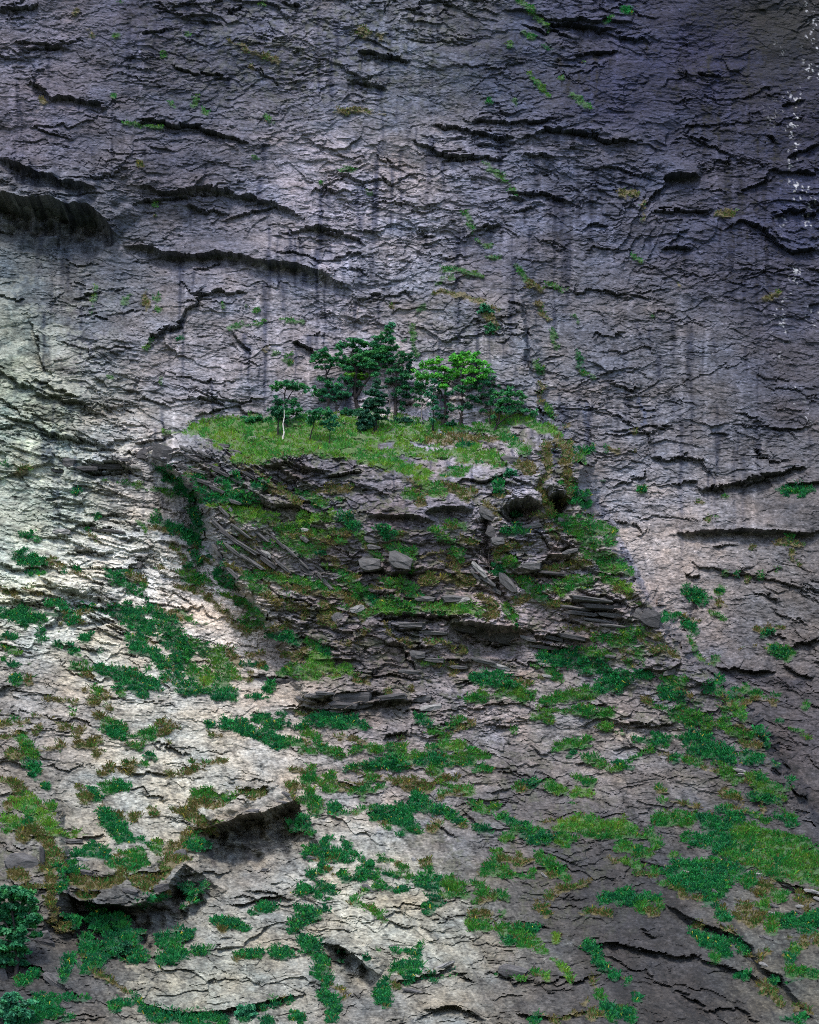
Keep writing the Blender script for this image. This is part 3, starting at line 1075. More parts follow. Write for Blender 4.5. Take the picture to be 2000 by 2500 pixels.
# gully left of the buttress, chimney in its middle
def seg_field(pts, want_d=False, pad=60, calm=False):
    """yield (window, distance to the polyline, signed side, position along, half width)"""
    out = []
    n = len(pts); tot = 0; ln = []
    for i in range(n - 1):
        d = math.hypot(pts[i+1][0] - pts[i][0], pts[i+1][1] - pts[i][1]); ln.append(d); tot += d
    us = [p[0] for p in pts]; vs = [p[1] for p in pts]
    i0, i1 = np.searchsorted(U, [min(us) - pad, max(us) + pad]); j0, j1 = np.searchsorted(V, [min(vs) - pad, max(vs) + pad])
    if i1 <= i0 or j1 <= j0: return None
    W = (slice(j0, j1), slice(i0, i1)); X = (ud_s if calm else ud)[W]; Y = (vd_s if calm else vd)[W]
    best = np.full(X.shape, 1e9, np.float32); side = np.zeros_like(best); al = np.zeros_like(best); hw = np.ones_like(best)
    acc = 0
    if n == 1:
        p = pts[0]; return W, np.hypot(X - p[0], Y - p[1]), side, al, np.full_like(best, p[2] if len(p) > 2 else 1)
    for i in range(n - 1):
        a, c = pts[i], pts[i+1]; dx, dy = c[0] - a[0], c[1] - a[1]; l2 = dx*dx + dy*dy + 1e-6
        tt = np.clip(((X - a[0])*dx + (Y - a[1])*dy)/l2, 0, 1)
        ex = X - (a[0] + tt*dx); ey = Y - (a[1] + tt*dy); d = np.hypot(ex, ey)
        m = d < best; best = np.where(m, d, best)
        crs = dx*ey - dy*ex; sg = -np.sign(crs)*(1 if dx >= 0 else -1)     # + above the edge
        side = np.where(m, sg, side); al = np.where(m, (acc + tt*ln[i])/tot, al)
        if len(a) > 2: hw = np.where(m, a[2] + (c[2] - a[2])*tt, hw)
        acc += ln[i]
    return W, best, side, al, hw
def parse(line): return [tuple(float(x) for x in q.split(',')) for q in line.split()]

for pts, dep in (([(470,1240,16),(470,1300,18),(500,1400,14),(480,1440,10)], .8), ([(300,1500,24),(380,1560,40),(440,1600,42),(520,1640,40)], .9),
                 ([(1195,1265,12),(1185,1310,16),(1190,1350,12),(1200,1390,8)], 2.2), ([(1215,1430,6),(1250,1500,8)], 1.0),
                 ([(1325,1020,6),(1335,1060,8)], .6), ([(1700,1470,6),(1680,1530,8)], .7), ([(770,2080,26),(760,2260,20),(790,2380,22),(805,2480,20)], 1.0)):
    W, d, s, al, hw = seg_field(pts, pad=110)
    P[W] -= dep*np.exp(-(d/hw)**2)

# ---- bedding, plates and cracks
blob = lambda u, v, a, c: np.exp(-((uu - u)/a)**2 - ((vv - v)/c)**2)
wl = np.clip(blob(150,1150,380,330) + blob(150,1500,330,220), 0, 1)*(1 - onbut)        # beds dipping 14 deg
wb = np.clip(blob(560,1330,190,330) + blob(480,1150,130,70), 0, 1)*np.maximum(onbut, .5)       # shales dipping 35 deg
wr = ss(1450, 1700, uu)*ss(1250, 1600, vv)                                              # slabs dipping 30 deg
wc = np.clip(blob(1400,1500,220,130) + blob(1100,1600,260,130) + blob(950,1450,260,220)*.7, 0, 1)
wh = np.clip(1 - wl - wb - wr*.8, .12, 1)
rough = 0.30 + 0.75*ss(.40, .66, vn(uu/210, vv/150, 3)*.7 + vn(uu/70, vv/50, 2)*.3)
rough = rough*(1 - .5*wr)*(1 - .35*ss(1350, 1800, uu)); rough = rough*(1 + .25*onbut)*(1 + .35*wl)
def strata(ang, period, amp, seed, run, warp=.7, cover=.5):
    c, s = math.cos(math.radians(ang)), math.sin(math.radians(ang))
    a = (uu*c + vv*s); q = (vv*c - uu*s)/period
    q = q + fbm(a/(run*1.9), q*.30, seed, 3)*warp*1.5 + .30*fa + .16*fc
    k = np.floor(q); f = q - k
    on = ss(cover - .05, cover + .10, vn(a/run + hash1(k, seed)*97, k*3.17 + seed, seed + 1) + .22*fb)
    return amp*(.35 + hash1(k, seed + 3))*on*(f**2.2 - .3)
wsh = wb*ss(900, 700, uu)
H = wh*(strata(2, 80, .30, 1, 150, cover=.58) + strata(-5, 36, .16, 2, 80, cover=.54) + strata(5, 13, .07, 3, 50, cover=.50))
H += wl*(strata(14, 52, .48, 4, 150, cover=.45) + strata(18, 24, .26, 5, 90, cover=.42) + strata(9, 10, .11, 6, 50, cover=.42))
H += wsh*(strata(36, 34, .60, 7, 110, cover=.36) + strata(31, 16, .34, 8, 60, cover=.38) + strata(40, 8.5, .15, 9, 40, cover=.40))
H += wr*(strata(27, 110, .40, 10, 200, cover=.62) + strata(22, 44, .16, 11, 100, cover=.58))
H += wc*(strata(6, 38, .50, 12, 110, cover=.46) + strata(10, 16, .24, 13, 60, cover=.46))
wx = fbm(uu/60, vv/60, 2, 3)*.55; wy = fbm(uu/60 + 9, vv/60, 4, 3)*.55
ca, sa = math.cos(.22), math.sin(.22)
c1, e1 = cells(uu/125 + wx*.6, vv/60 + wy*.6 - uu*.0012, 1); c2, e2 = cells((uu*ca + vv*sa)/50 + wx*.8, (vv*ca - uu*sa)/24 + wy*.8, 2); c3, e3 = cells((uu*ca - vv*sa)/21 + wx*1.2, (vv*ca + uu*sa)/10 + wy*1.2, 3)
c4, e4 = cells(uu/10 + wx*2, vv/5.5 + wy*2, 4)
m1 = ss(.42, .58, vn(uu/150, vv/130, 4)); m2 = ss(.36, .56, vn(uu/90, vv/80, 5)); m3 = ss(.30, .55, vn(uu/60, vv/50, 1))
H += .46*c1*m1 + .28*c2*m2 + .13*c3*m3 + onbut*(.45*c1 + .26*c2 + .16*c3)
H *= rough
H += .05*c4*m3 + .05*c3
H += .10*fbm(uu/30, vv/20, 2, 4)*rough + .075*fbm((uu + .15*vv)/20, (vv - .10*uu)/3.8, 4, 3)*(.7 + .6*wl + .5*onbut)*(.1 + 1.5*ss(.35, .7, vn(uu/60, vv/40, 3)))
# short stepped cracks broken at random along the bedding
SEGS = []
rc = np.random.RandomState(21)
def dip(u, v):
    i = np.clip(np.searchsorted(U, u), 0, NU - 1); j = np.clip(np.searchsorted(V, v), 0, NV - 1)
    return 1 + 15*wl[j, i] + 33*wsh[j, i] + 26*wr[j, i] + 7*wc[j, i], onbut[j, i], wl[j, i]
for _ in range(1900):
    u, v = rc.uniform(-30, 2030), rc.uniform(-30, 2530)
    if vn(u/170, v/150, 2) < .36 + .22*(u > 1500)*(v > 700): continue
    ang, ob, lf = dip(u, v); ang += rc.normal(0, 9); n_ = 2 + rc.poisson(4.2 + 5*(rc.rand() < .25)); pts = [(u, v)]
    for k in range(n_):
        st = rc.uniform(6, 30); an = ang + rc.normal(0, 13)
        if rc.rand() < .24: an = ang + rc.choice([-1, 1])*rc.uniform(45, 95); st *= .55
        u += st*math.cos(math.radians(an)); v += st*math.sin(math.radians(an)); pts.append((u, v))
    SEGS.append((pts, min(.9, rc.gamma(1.7, .13) + .05)*(1 + .35*ob + .3*lf)))
# blocky fracture ribs, upper right wall
rib = blob(1560, 560, 60, 150); H += rib*strata(-62, 26, .4, 14, 60, cover=.45)
def lip(pts, dep, small):
    lup, ldn = (8 + 34*dep, 3.6 + 8*dep) if small else (22 + 34*dep, 9 + 14*dep + 14*max(0, dep - 2))
    r = seg_field(pts, pad=lup + 10, calm=dep > 2)
    if r is None: return
    W, d, s, al, hw = r
    taper = np.clip(np.minimum(al, 1 - al)*5, 0, 1)**.6; taper = taper*(.6 + .7*vn(uu[W]/19, vv[W]/19, 2))
    up = .5*dep*np.clip(1 - d/lup, 0, 1)**2.4
    dn = -.62*dep*(np.clip(1 - d/ldn, 0, 1)**1.4 if dep < 3 else 1.35*(1 - np.clip(d/ldn, 0, 1)**1.6))
    if dep > 1.4: dn = dn*(.25 + .75*np.clip(d/(2.5*dep) + .3*fc[W], 0, 1))
    H[W] += np.where(s > 0, up, dn)*taper
for line in LIPS.strip().splitlines():
    dep, rest = line.split(' ', 1); lip(parse(rest), float(dep), False)
for pts, dep in SEGS: lip(pts, dep, True)

# ---- vegetation masks
def strokes(txt):
    for line in txt.strip().splitlines():
        k = line[0]
        if k.isalpha(): yield k, parse(line[2:])
        else: yield 'x', parse(line)
GM = {k: np.full(uu.shape, -9, np.float32) for k in 'mgdb'}
ud0, vd0 = ud, vd
ud = uu + fbm(uu/30, vv/22, 3, 3)*9; vd = vv + fbm(uu/30 + 7, vv/22, 5, 3)*7
for k, pts in strokes(GRASS):
    r = seg_field(pts, pad=40)
    if r is None: continue
    W, d, s, al, hw = r
    GM[k][W] = np.maximum(GM[k][W], (1 - d/(hw*1.45 + 1))*np.minimum(hw, 9)/9)
bare = np.zeros_like(uu)
for k, pts in strokes(BARE):
    W, d, s, al, hw = seg_field(pts, pad=30); bare[W] = np.maximum(bare[W], np.clip(1.3 - d/hw, 0, 1))
rg = np.random.RandomState(17)
for k, pts in list(strokes(GRASS)):
    if pts[0][1] < 1000: continue
    for q in (pts[0], pts[-1]):
        for _ in range(1):
            ang, ob, lf = dip(q[0], q[1])
            if rg.rand() > .26 + .22*ob or (q[0] > 1480 and q[1] < 1500): continue
            ang += rg.normal(0, 14) + (180 if rg.rand() < .5 else 0); n_ = 1 + rg.poisson(2.4); u, v = q[0] + rg.normal(0, 5), q[1] + rg.normal(0, 5); st_ = [(u, v, rg.uniform(2.5, 4.5))]
            for j in range(n_): an = math.radians(ang + rg.normal(0, 16)); l = rg.uniform(8, 22); u += l*math.cos(an); v += l*math.sin(an); st_.append((u, v, rg.uniform(1.8, 4)))
            r = seg_field(st_, pad=20)
            if r is None: continue
            W, d, s, al, hw = r; kk = k if rg.rand() < .6 else 'b'
            GM[kk][W] = np.maximum(GM[kk][W], (1 - d/(hw*1.4 + 1))*.45)
ud, vd = ud0, vd0
gnz = fbm(uu/24, vv/12, 1, 3)*.62 + fbm(uu/7, vv/5, 2, 3)*.40 - .10*fa
GALL = np.maximum.reduce([GM[k] for k in 'mgdb'])
gmask = np.clip((GALL + gnz + .16)*2.2, 0, 1)*ss(-.75, -.15, GALL)*(1 - ss(.3, .7, bare))*(GALL > -.6)
gtype = np.argmax(np.stack([GM[k] + .25*(vn(uu/14, vv/12, i) - .5) for i, k in enumerate('mgdb')]), 0)
H = H*(1 - .55*ss(.2, 1, gmask)) + .16*gmask + gmask*.30*fbm(uu/14, vv/9, 4, 3)
P = P + H
XYZ = world(uu, vv, P - H)
nrm_y = -1.0
XYZ[..., 1] -= H

# ---- rock colour (albedo) : weathering, painted regional light and shade, seep streaks, slab sheen, lichen
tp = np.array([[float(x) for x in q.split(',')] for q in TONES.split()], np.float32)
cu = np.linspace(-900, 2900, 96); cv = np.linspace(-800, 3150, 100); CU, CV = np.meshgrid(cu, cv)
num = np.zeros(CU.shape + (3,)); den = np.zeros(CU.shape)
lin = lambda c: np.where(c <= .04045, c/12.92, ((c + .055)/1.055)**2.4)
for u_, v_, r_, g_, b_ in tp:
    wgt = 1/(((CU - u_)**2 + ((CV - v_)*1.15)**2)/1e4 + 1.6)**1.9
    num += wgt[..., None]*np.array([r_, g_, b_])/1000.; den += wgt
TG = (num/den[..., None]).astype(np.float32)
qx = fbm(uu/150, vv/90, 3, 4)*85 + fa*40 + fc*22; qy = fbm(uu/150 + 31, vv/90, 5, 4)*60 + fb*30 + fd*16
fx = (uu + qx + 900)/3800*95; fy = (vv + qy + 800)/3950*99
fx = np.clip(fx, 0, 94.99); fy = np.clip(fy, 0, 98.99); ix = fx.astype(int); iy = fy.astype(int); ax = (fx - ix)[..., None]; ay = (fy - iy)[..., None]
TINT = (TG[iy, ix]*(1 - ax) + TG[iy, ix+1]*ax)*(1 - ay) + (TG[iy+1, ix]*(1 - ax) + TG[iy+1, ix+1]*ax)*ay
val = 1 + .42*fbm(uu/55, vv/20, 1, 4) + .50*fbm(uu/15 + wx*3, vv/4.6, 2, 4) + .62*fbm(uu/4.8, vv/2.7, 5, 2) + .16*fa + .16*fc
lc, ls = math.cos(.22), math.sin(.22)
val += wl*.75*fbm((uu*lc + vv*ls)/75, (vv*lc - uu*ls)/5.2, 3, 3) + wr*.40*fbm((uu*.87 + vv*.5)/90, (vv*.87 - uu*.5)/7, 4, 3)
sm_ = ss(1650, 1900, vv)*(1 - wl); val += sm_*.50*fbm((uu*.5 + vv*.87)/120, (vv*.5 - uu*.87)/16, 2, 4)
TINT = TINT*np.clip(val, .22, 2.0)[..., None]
hue = fbm(uu/80, vv/50, 6, 4)[..., None] + .3*fa[..., None]
TINT = TINT*(1 + hue*np.array([.13, .0, -.15]))
# seep streaks hanging from cracks
STK = np.zeros(uu.shape, np.float32); rk = np.random.RandomState(8)
starts = [(p[rk.randint(len(p))]) for p, d in SEGS for _ in range(2) if p[0][1] < 1150 and rk.rand() < .75]
for line in LIPS.strip().splitlines():
    p = parse(line.split(' ', 1)[1])
    if p[0][1] < 1150:
        for a_, b_ in zip(p[:-1], p[1:]):
            for _ in range(2): q = rk.rand(); starts.append((a_[0]*(1-q) + b_[0]*q, a_[1]*(1-q) + b_[1]*q))
for (u, v) in starts:
    z_ = float(vn(u/140, v/220, 2)); zone_ = .25 + 1.1*(z_ > .48) + .5*(600 < u < 1500)
    if rk.rand() > zone_*.9: continue
    ln = rk.gamma(2.2, 55)*(.7 + .5*(z_ > .5)); hw = rk.uniform(1.6, 8); sgn = 1 if rk.rand() < .68 else -1
    i0, i1 = np.searchsorted(U, [u - 16, u + 16]); j0, j1 = np.searchsorted(V, [v - 3, v + ln])
    if i1 <= i0 or j1 <= j0: continue
    W = (slice(j0, j1), slice(i0, i1)); al = (vv[W] - v)/ln
    c = u + 5*fbm(vv[W]/60, 0*vv[W] + u, 3, 2) + 2*fc[W]
    k = np.exp(-((uu[W] - c)/(hw*(1 - .4*al)))**2)*np.clip(1 - al, 0, 1)**.7*ss(-.02, .06, al)*(.45 + .8*vn(uu[W]/4, vv[W]/26, 1))
    STK[W] += sgn*k*rk.uniform(.7, 1.7)
for _ in range(420):                             # pale and dark streaks painting a slanting sheen on the lower right slabs
    u, v = rk.uniform(900, 2000), rk.uniform(1250, 2500); ln = rk.gamma(2.2, 45); hw = rk.uniform(1.6, 7); sl = rk.uniform(.25, .65)
    i0, i1 = np.searchsorted(U, [u - 16, u + 16 + sl*ln]); j0, j1 = np.searchsorted(V, [v, v + ln])
    if i1 <= i0 or j1 <= j0: continue
    W = (slice(j0, j1), slice(i0, i1)); al = (vv[W] - v)/ln; c = u + sl*(vv[W] - v) + 5*fbm(vv[W]/60, 0*vv[W] + u, 3, 2) + 2*fc[W]
    STK[W] += (1 if rk.rand() < .5 else -1)*rk.uniform(.2, .7)*np.exp(-((uu[W] - c)/hw)**2)*np.sin(np.pi*np.clip(al, 0, 1))*(.4 + .8*vn(uu[W]/4, vv[W]/20, 1))
STK *= (1 - ss(.2, .8, gmask))
dark_stk = np.clip(STK, 0, 1)[..., None]; pale = np.clip(-STK, 0, 1)[..., None]  # dark and pale parts of the seeps and the painted sheen
TINT = TINT*(1 - dark_stk*np.array([.66, .63, .54]))*(1 + .55*pale)
# cream mineral crust on the left wall
crust = ss(.50, .62, vn(uu/44 + fa, vv/30 + fb, 3)*.55 + vn(uu/13, vv/11, 1)*.3 + .15*vn(uu/5, vv/4, 2))*np.clip(blob(60, 900, 170, 220) + blob(120, 1200, 220, 170) + .8*blob(280, 1390, 160, 90), 0, 1)
TINT = TINT*(1 - .42*crust[..., None]) + .42*crust[..., None]*np.array([.36, .37, .31])
for line in STAINS.strip().splitlines():
    c, rest = line.split(' ', 1); c = np.array([float(x) for x in c.split(',')]); r = seg_field(parse(rest), pad=40)
    W, d, s, al, hw = r; k = ss(1.15, .55, d/hw)*(.75 + .5*vn(uu[W]/6, vv[W]/14, 1)); k = np.clip(k, 0, 1)
    TINT[W] *= 1 + k[..., None]*(c - 1)
spl = ss(.70, .78, vn(uu/7, vv/9, 1)*.5 + vn(uu/3, vv/3.4, 2)*.5)*ss(.60, .76, vn(uu/34, vv/60, 4))
spl = spl*np.clip(ss(1820, 1960, uu + fbm(uu/60, vv/60, 1, 2)*30)*(1 - ss(900, 1300, vv)), 0, 1)
fleck = ss(.80, .86, vn(uu/3.1, vv/3.1, 5)*.6 + vn(uu/2.2, vv/2.0, 3)*.4)*(.35 + .65*ss(1200, 1700, uu))
TINT = TINT*(1 + 1.0*fleck[..., None]); TINT = TINT*(1 - spl[..., None]) + spl[..., None]*np.array([.28, .28, .30])
moss = ss(.53, .70, vn(uu/22, vv/16, 2)*.6 + vn(uu/6, vv/5, 4)*.4)*np.clip(onbut + blob(1250, 2050, 260, 260)*.8 + blob(60, 2080, 120, 120), 0, 1)
moss = np.maximum(moss*.65, .45*ss(.56, .7, vn(uu/10, vv/9, 1))*np.clip(blob(800, 120, 420, 170) + blob(1100, 900, 160, 200)*.6, 0, 1))
TINT = TINT*(1 - moss[..., None]) + moss[..., None]*np.array([.050, .055, .030])
soil = np.array([[.050, .095, .024], [.032, .075, .024], [.016, .052, .024], [.080, .068, .030]])[gtype]
gk = .85*ss(.25, 1, gmask)[..., None]
TINT = np.clip(TINT*(1 - gk) + gk*soil, .012, .75)

# ------------------------------------------------------------------ materials
def new_mat(name, rough=.9, spec=.2):
    m = bpy.data.materials.new(name); m.use_nodes = True; n = m.node_tree
    bs = n.nodes['Principled BSDF']; bs.inputs['Roughness'].default_value = rough; bs.inputs['Specular IOR Level'].default_value = spec
    return m, n, bs
def node(n, t, **k):
    x = n.nodes.new(t)
    for a, c in k.items():
        if a in x.inputs: x.inputs[a].default_value = c
        else: setattr(x, a, c)
    return x
ROCK, n, bs = new_mat('weathered_gneiss', .82, .25)
at = node(n, 'ShaderNodeAttribute', attribute_name='tint'); tc = node(n, 'ShaderNodeTexCoord')
mp = node(n, 'ShaderNodeMapping'); mp.inputs['Scale'].default_value = (1.3, 1.3, 2.8); n.links.new(tc.outputs['Object'], mp.inputs[0])
nz = node(n, 'ShaderNodeTexNoise', Scale=2.4, Detail=7.0, Roughness=.68); n.links.new(mp.outputs[0], nz.inputs['Vector'])
mr = node(n, 'ShaderNodeMapRange'); mr.inputs[1].default_value = .28; mr.inputs[2].default_value = .72; mr.inputs[3].default_value = .38; mr.inputs[4].default_value = 1.62
n.links.new(nz.outputs[0], mr.inputs[0])
mx = node(n, 'ShaderNodeMix', data_type='RGBA', blend_type='MULTIPLY'); mx.inputs[0].default_value = 1
n.links.new(at.outputs['Color'], mx.inputs[6]); n.links.new(mr.outputs[0], mx.inputs[7]); n.links.new(mx.outputs[2], bs.inputs['Base Color'])
nb = node(n, 'ShaderNodeTexNoise', Scale=3.2, Detail=9.0, Roughness=.72); n.links.new(mp.outputs[0], nb.inputs['Vector'])
bp = node(n, 'ShaderNodeBump', Strength=.6, Distance=.16); n.links.new(nb.outputs[0], bp.inputs['Height']); n.links.new(bp.outputs[0], bs.inputs['Normal'])

def leaf_mat(name, transl=.25, rough=.6, spec=.3):
    m, n, bs = new_mat(name, rough, spec)
    at = node(n, 'ShaderNodeAttribute', attribute_name='tint'); n.links.new(at.outputs['Color'], bs.inputs['Base Color'])
    tr = node(n, 'ShaderNodeBsdfTranslucent'); n.links.new(at.outputs['Color'], tr.inputs[0])
    ms = node(n, 'ShaderNodeMixShader'); ms.inputs[0].default_value = transl
    out = n.nodes['Material Output']; n.links.new(bs.outputs[0], ms.inputs[1]); n.links.new(tr.outputs[0], ms.inputs[2]); n.links.new(ms.outputs[0], out.inputs[0])
    return m
GRASSM = leaf_mat('grass_blades', .30); LEAFM = leaf_mat('tree_leaves', .30)
BARK, n, bs = new_mat('tree_bark', .9, .15)
at = node(n, 'ShaderNodeAttribute', attribute_name='tint'); tc = node(n, 'ShaderNodeTexCoord')
nz = node(n, 'ShaderNodeTexNoise', Scale=9.0, Detail=4.0); n.links.new(tc.outputs['Object'], nz.inputs['Vector'])
mr = node(n, 'ShaderNodeMapRange'); mr.inputs[1].default_value = .3; mr.inputs[2].default_value = .7; mr.inputs[3].default_value = .5; mr.inputs[4].default_value = 1.4; n.links.new(nz.outputs[0], mr.inputs[0])
mx = node(n, 'ShaderNodeMix', data_type='RGBA', blend_type='MULTIPLY'); mx.inputs[0].default_value = 1
n.links.new(at.outputs['Color'], mx.inputs[6]); n.links.new(mr.outputs[0], mx.inputs[7]); n.links.new(mx.outputs[2], bs.inputs['Base Color'])

# ------------------------------------------------------------------ mesh helpers
def mesh(name, co, loops, size, tint=None, mat=None, smooth=False):
    """co (n,3); loops flat vertex index; size = corners per face (int or array)"""
    me = bpy.data.meshes.new(name); co = np.ascontiguousarray(co, np.float32); loops = np.ascontiguousarray(loops, np.int32)
    if np.isscalar(size): tot = np.full(len(loops)//size, size, np.int32)
    else: tot = np.asarray(size, np.int32)
    st = np.concatenate([[0], np.cumsum(tot)[:-1]]).astype(np.int32)
    me.vertices.add(len(co)); me.vertices.foreach_set('co', co.ravel())
    me.loops.add(len(loops)); me.loops.foreach_set('vertex_index', loops)
    me.polygons.add(len(tot)); me.polygons.foreach_set('loop_start', st)
    me.polygons.foreach_set('use_smooth', np.full(len(tot), smooth, bool))
    me.update(calc_edges=True)
    if tint is not None:
        a = me.attributes.new('tint', 'FLOAT_COLOR', 'POINT'); tt = np.ones((len(co), 4), np.float32); tt[:, :3] = tint
        a.data.foreach_set('color', tt.ravel())
    if mat: me.materials.append(mat)
    return me
def link(name, me, parent=None, **props):
    o = bpy.data.objects.new(name, me); SC.collection.objects.link(o)
    if parent is not None: o.parent = parent
    for k, v in props.items(): o[k] = v
    return o

# ------------------------------------------------------------------ cut the surface into the wall, the buttress and the apron
idx = np.arange(NU*NV).reshape(NV, NU)
quads = np.stack([idx[:-1, :-1], idx[1:, :-1], idx[1:, 1:], idx[:-1, 1:]], -1)
lab = np.zeros(uu.shape, np.int8)
lab[(vd > L(ud, [(-900,1140),(150,1140),(330,1142),(420,1210),(480,1250),(700,1700),(1800,1800),(1980,2010),(2900,2900)])) & (ud < edge_r)] = 2
lab[(bm > .3) & (vv > vt - 1) & (vd < L(ud, [(300,1300),(560,1440),(700,1720),(1050,1715),(1300,1690),(1500,1720),(1700,1640)]))] = 1
ql = lab[:-1, :-1]
def piece(name, k, **props):
    q = quads[ql == k].ravel(); ids, inv = np.unique(q, return_inverse=True)
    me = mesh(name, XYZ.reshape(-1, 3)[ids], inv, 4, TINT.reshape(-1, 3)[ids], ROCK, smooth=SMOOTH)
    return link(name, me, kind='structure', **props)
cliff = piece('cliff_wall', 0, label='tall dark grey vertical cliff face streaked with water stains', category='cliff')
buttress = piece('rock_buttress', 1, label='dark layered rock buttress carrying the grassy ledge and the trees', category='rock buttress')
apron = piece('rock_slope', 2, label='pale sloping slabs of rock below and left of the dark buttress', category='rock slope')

def at_sheet(u, v):                             # world position on the finished surface
    u = np.atleast_1d(np.asarray(u, float)); v = np.atleast_1d(np.asarray(v, float))
    i = np.clip(np.searchsorted(U, u) - 1, 0, NU - 2); j = np.clip(np.searchsorted(V, v) - 1, 0, NV - 2)
    a = ((u - U[i])/(U[i+1] - U[i]))[:, None]; c = ((v - V[j])/(V[j+1] - V[j]))[:, None]
    return (XYZ[j, i]*(1 - a) + XYZ[j, i+1]*a)*(1 - c) + (XYZ[j+1, i]*(1 - a) + XYZ[j+1, i+1]*a)*c
# ------------------------------------------------------------------ grass and herbs growing on the ledges
PAL = {'m': [(.045,.240,.048),(.075,.265,.040),(.120,.300,.032),(.180,.310,.035)], 'g': [(.014,.165,.040),(.026,.200,.034),(.050,.225,.028),(.100,.235,.030)],
       'd': [(.010,.150,.046),(.015,.180,.040),(.008,.115,.042),(.028,.200,.034)], 'b': [(.120,.130,.034),(.070,.160,.030),(.170,.140,.045),(.035,.160,.030)]}
def blades(root, out, n, length, width, droop, rs, leafy=False):
    """n tufts; root (n,3), out (n,3) outward direction -> arrays of triangles with colour slots"""
    k = n; B = 9
    r = np.repeat(root, B, 0); o = np.repeat(out, B, 0); N = len(r)
    ln = np.repeat(length, B)*rs.uniform(.55, 1.25, N); wd = np.repeat(width, B)*rs.uniform(.7, 1.3, N); dr = np.repeat(droop, B)
    ph = rs.uniform(0, 2*np.pi, N)
    side = np.stack([np.cos(ph), np.zeros(N), np.zeros(N)], 1)
    d = o*rs.uniform(.25, .8, (N, 1)) + side*rs.uniform(.3, 1.0, (N, 1)) + np.array([0, 0, 1.])*rs.uniform(.25, 1.0, (N, 1))
    d /= np.linalg.norm(d, axis=1, keepdims=True)
    r = r + side*(np.repeat(length, B)*rs.uniform(0, .45, N))[:, None] + np.array([0, 0, 1.])*(np.repeat(length, B)*rs.uniform(-.3, .3, N))[:, None]
    wv = np.cross(d, np.array([0, 1., 0]) + rs.normal(0, .35, (N, 3))); wv /= np.linalg.norm(wv, axis=1, keepdims=True)
    wv = wv*wd[:, None]*.5
    mid = r + d*(ln*.55)[:, None]
    tip = mid + (d*(1 - dr)[:, None] + o*.25*dr[:, None] + np.array([0, 0, -1.])*dr[:, None])*(ln*.55)[:, None]
    if leafy:
        co = np.stack([r, mid - wv*2.6, tip, mid + wv*2.6], 1).reshape(-1, 3); i = np.arange(N)[:, None]*4
        return co, (i + np.array([[0, 1, 2, 0, 2, 3]])).ravel(), B, 4
    co = np.stack([r - wv, r + wv, mid + wv*.85, mid - wv*.85, tip], 1).reshape(-1, 3); i = np.arange(N)[:, None]*5
    return co, (i + np.array([[0, 1, 2, 0, 2, 3, 3, 2, 4]])).ravel(), B, 5
def tufts(u, v, kind, scale, rs):
    """one joined mesh of tufts rooted on the rock: returns coordinates, loops, colours"""
    root = at_sheet(u, v); e = 5.0
    a = at_sheet(u + e, v) - at_sheet(u - e, v); b_ = at_sheet(u, v + e) - at_sheet(u, v - e)
    nn = np.cross(b_, a); nn /= (np.linalg.norm(nn, axis=1, keepdims=True) + 1e-9); nn[nn[:, 1] > 0] *= -1
    out = nn*.6 + np.array([0, -.55, 0.1]); out /= np.linalg.norm(out, axis=1, keepdims=True)
    root = root - out*.06
    C, Lp, T = [], [], []; base = 0
    for lf in (False, True):
        m = (kind == 'd') & (rs.rand(len(u)) < .45) if not lf else None
        sel = ~m if not lf else sel_leaf
        if not lf: sel_leaf = m
        if not sel.any(): continue
        kk = kind[sel]; n = len(kk)
        ln = np.select([kk == 'm', kk == 'g', kk == 'd'], [.42, .46, .58], .48)*scale[sel]; wd = np.full(n, .062)*np.sqrt(scale[sel]); dr = np.select([kk == 'd', kk == 'm'], [.62, .35], .5)
        if lf: ln = ln*.75; wd = wd*1.25
        c, lp, B, S = blades(root[sel], out[sel], n, ln, wd, dr, rs, lf)
        pal = np.array([PAL[k] for k in 'mgdb']); ki = np.select([kk == 'm', kk == 'g', kk == 'd'], [0, 1, 2], 3)
        # colour drifts from patch to patch, and some blades are dry
        cs = np.clip((vn(u[sel]/38, v[sel]/26, 3)*.7 + vn(u[sel]/11, v[sel]/9, 4)*.5 - .1)*4, 0, 3.99); ci = (cs + rs.uniform(-.8, .8, n)).clip(0, 3).astype(int)
        col = np.repeat(pal[ki, ci], B, 0)*rs.uniform(.65, 1.35, (n*B, 1))
        dry = rs.rand(n*B) < np.repeat(np.select([ki == 0, ki == 1, ki == 2], [.10, .08, .02], .30), B)
        col[dry] = np.array([.17, .125, .045])*rs.uniform(.6, 1.3, (dry.sum(), 1))
        fl = (rs.rand(n*B) < .006) & np.repeat(ki > 0, B); col[fl] = (.55, .45, .05)
        C.append(c); Lp.append(lp + base); T.append(np.repeat(col, S, 0)); base += len(c)
    return np.concatenate(C), np.concatenate(Lp), np.concatenate(T)
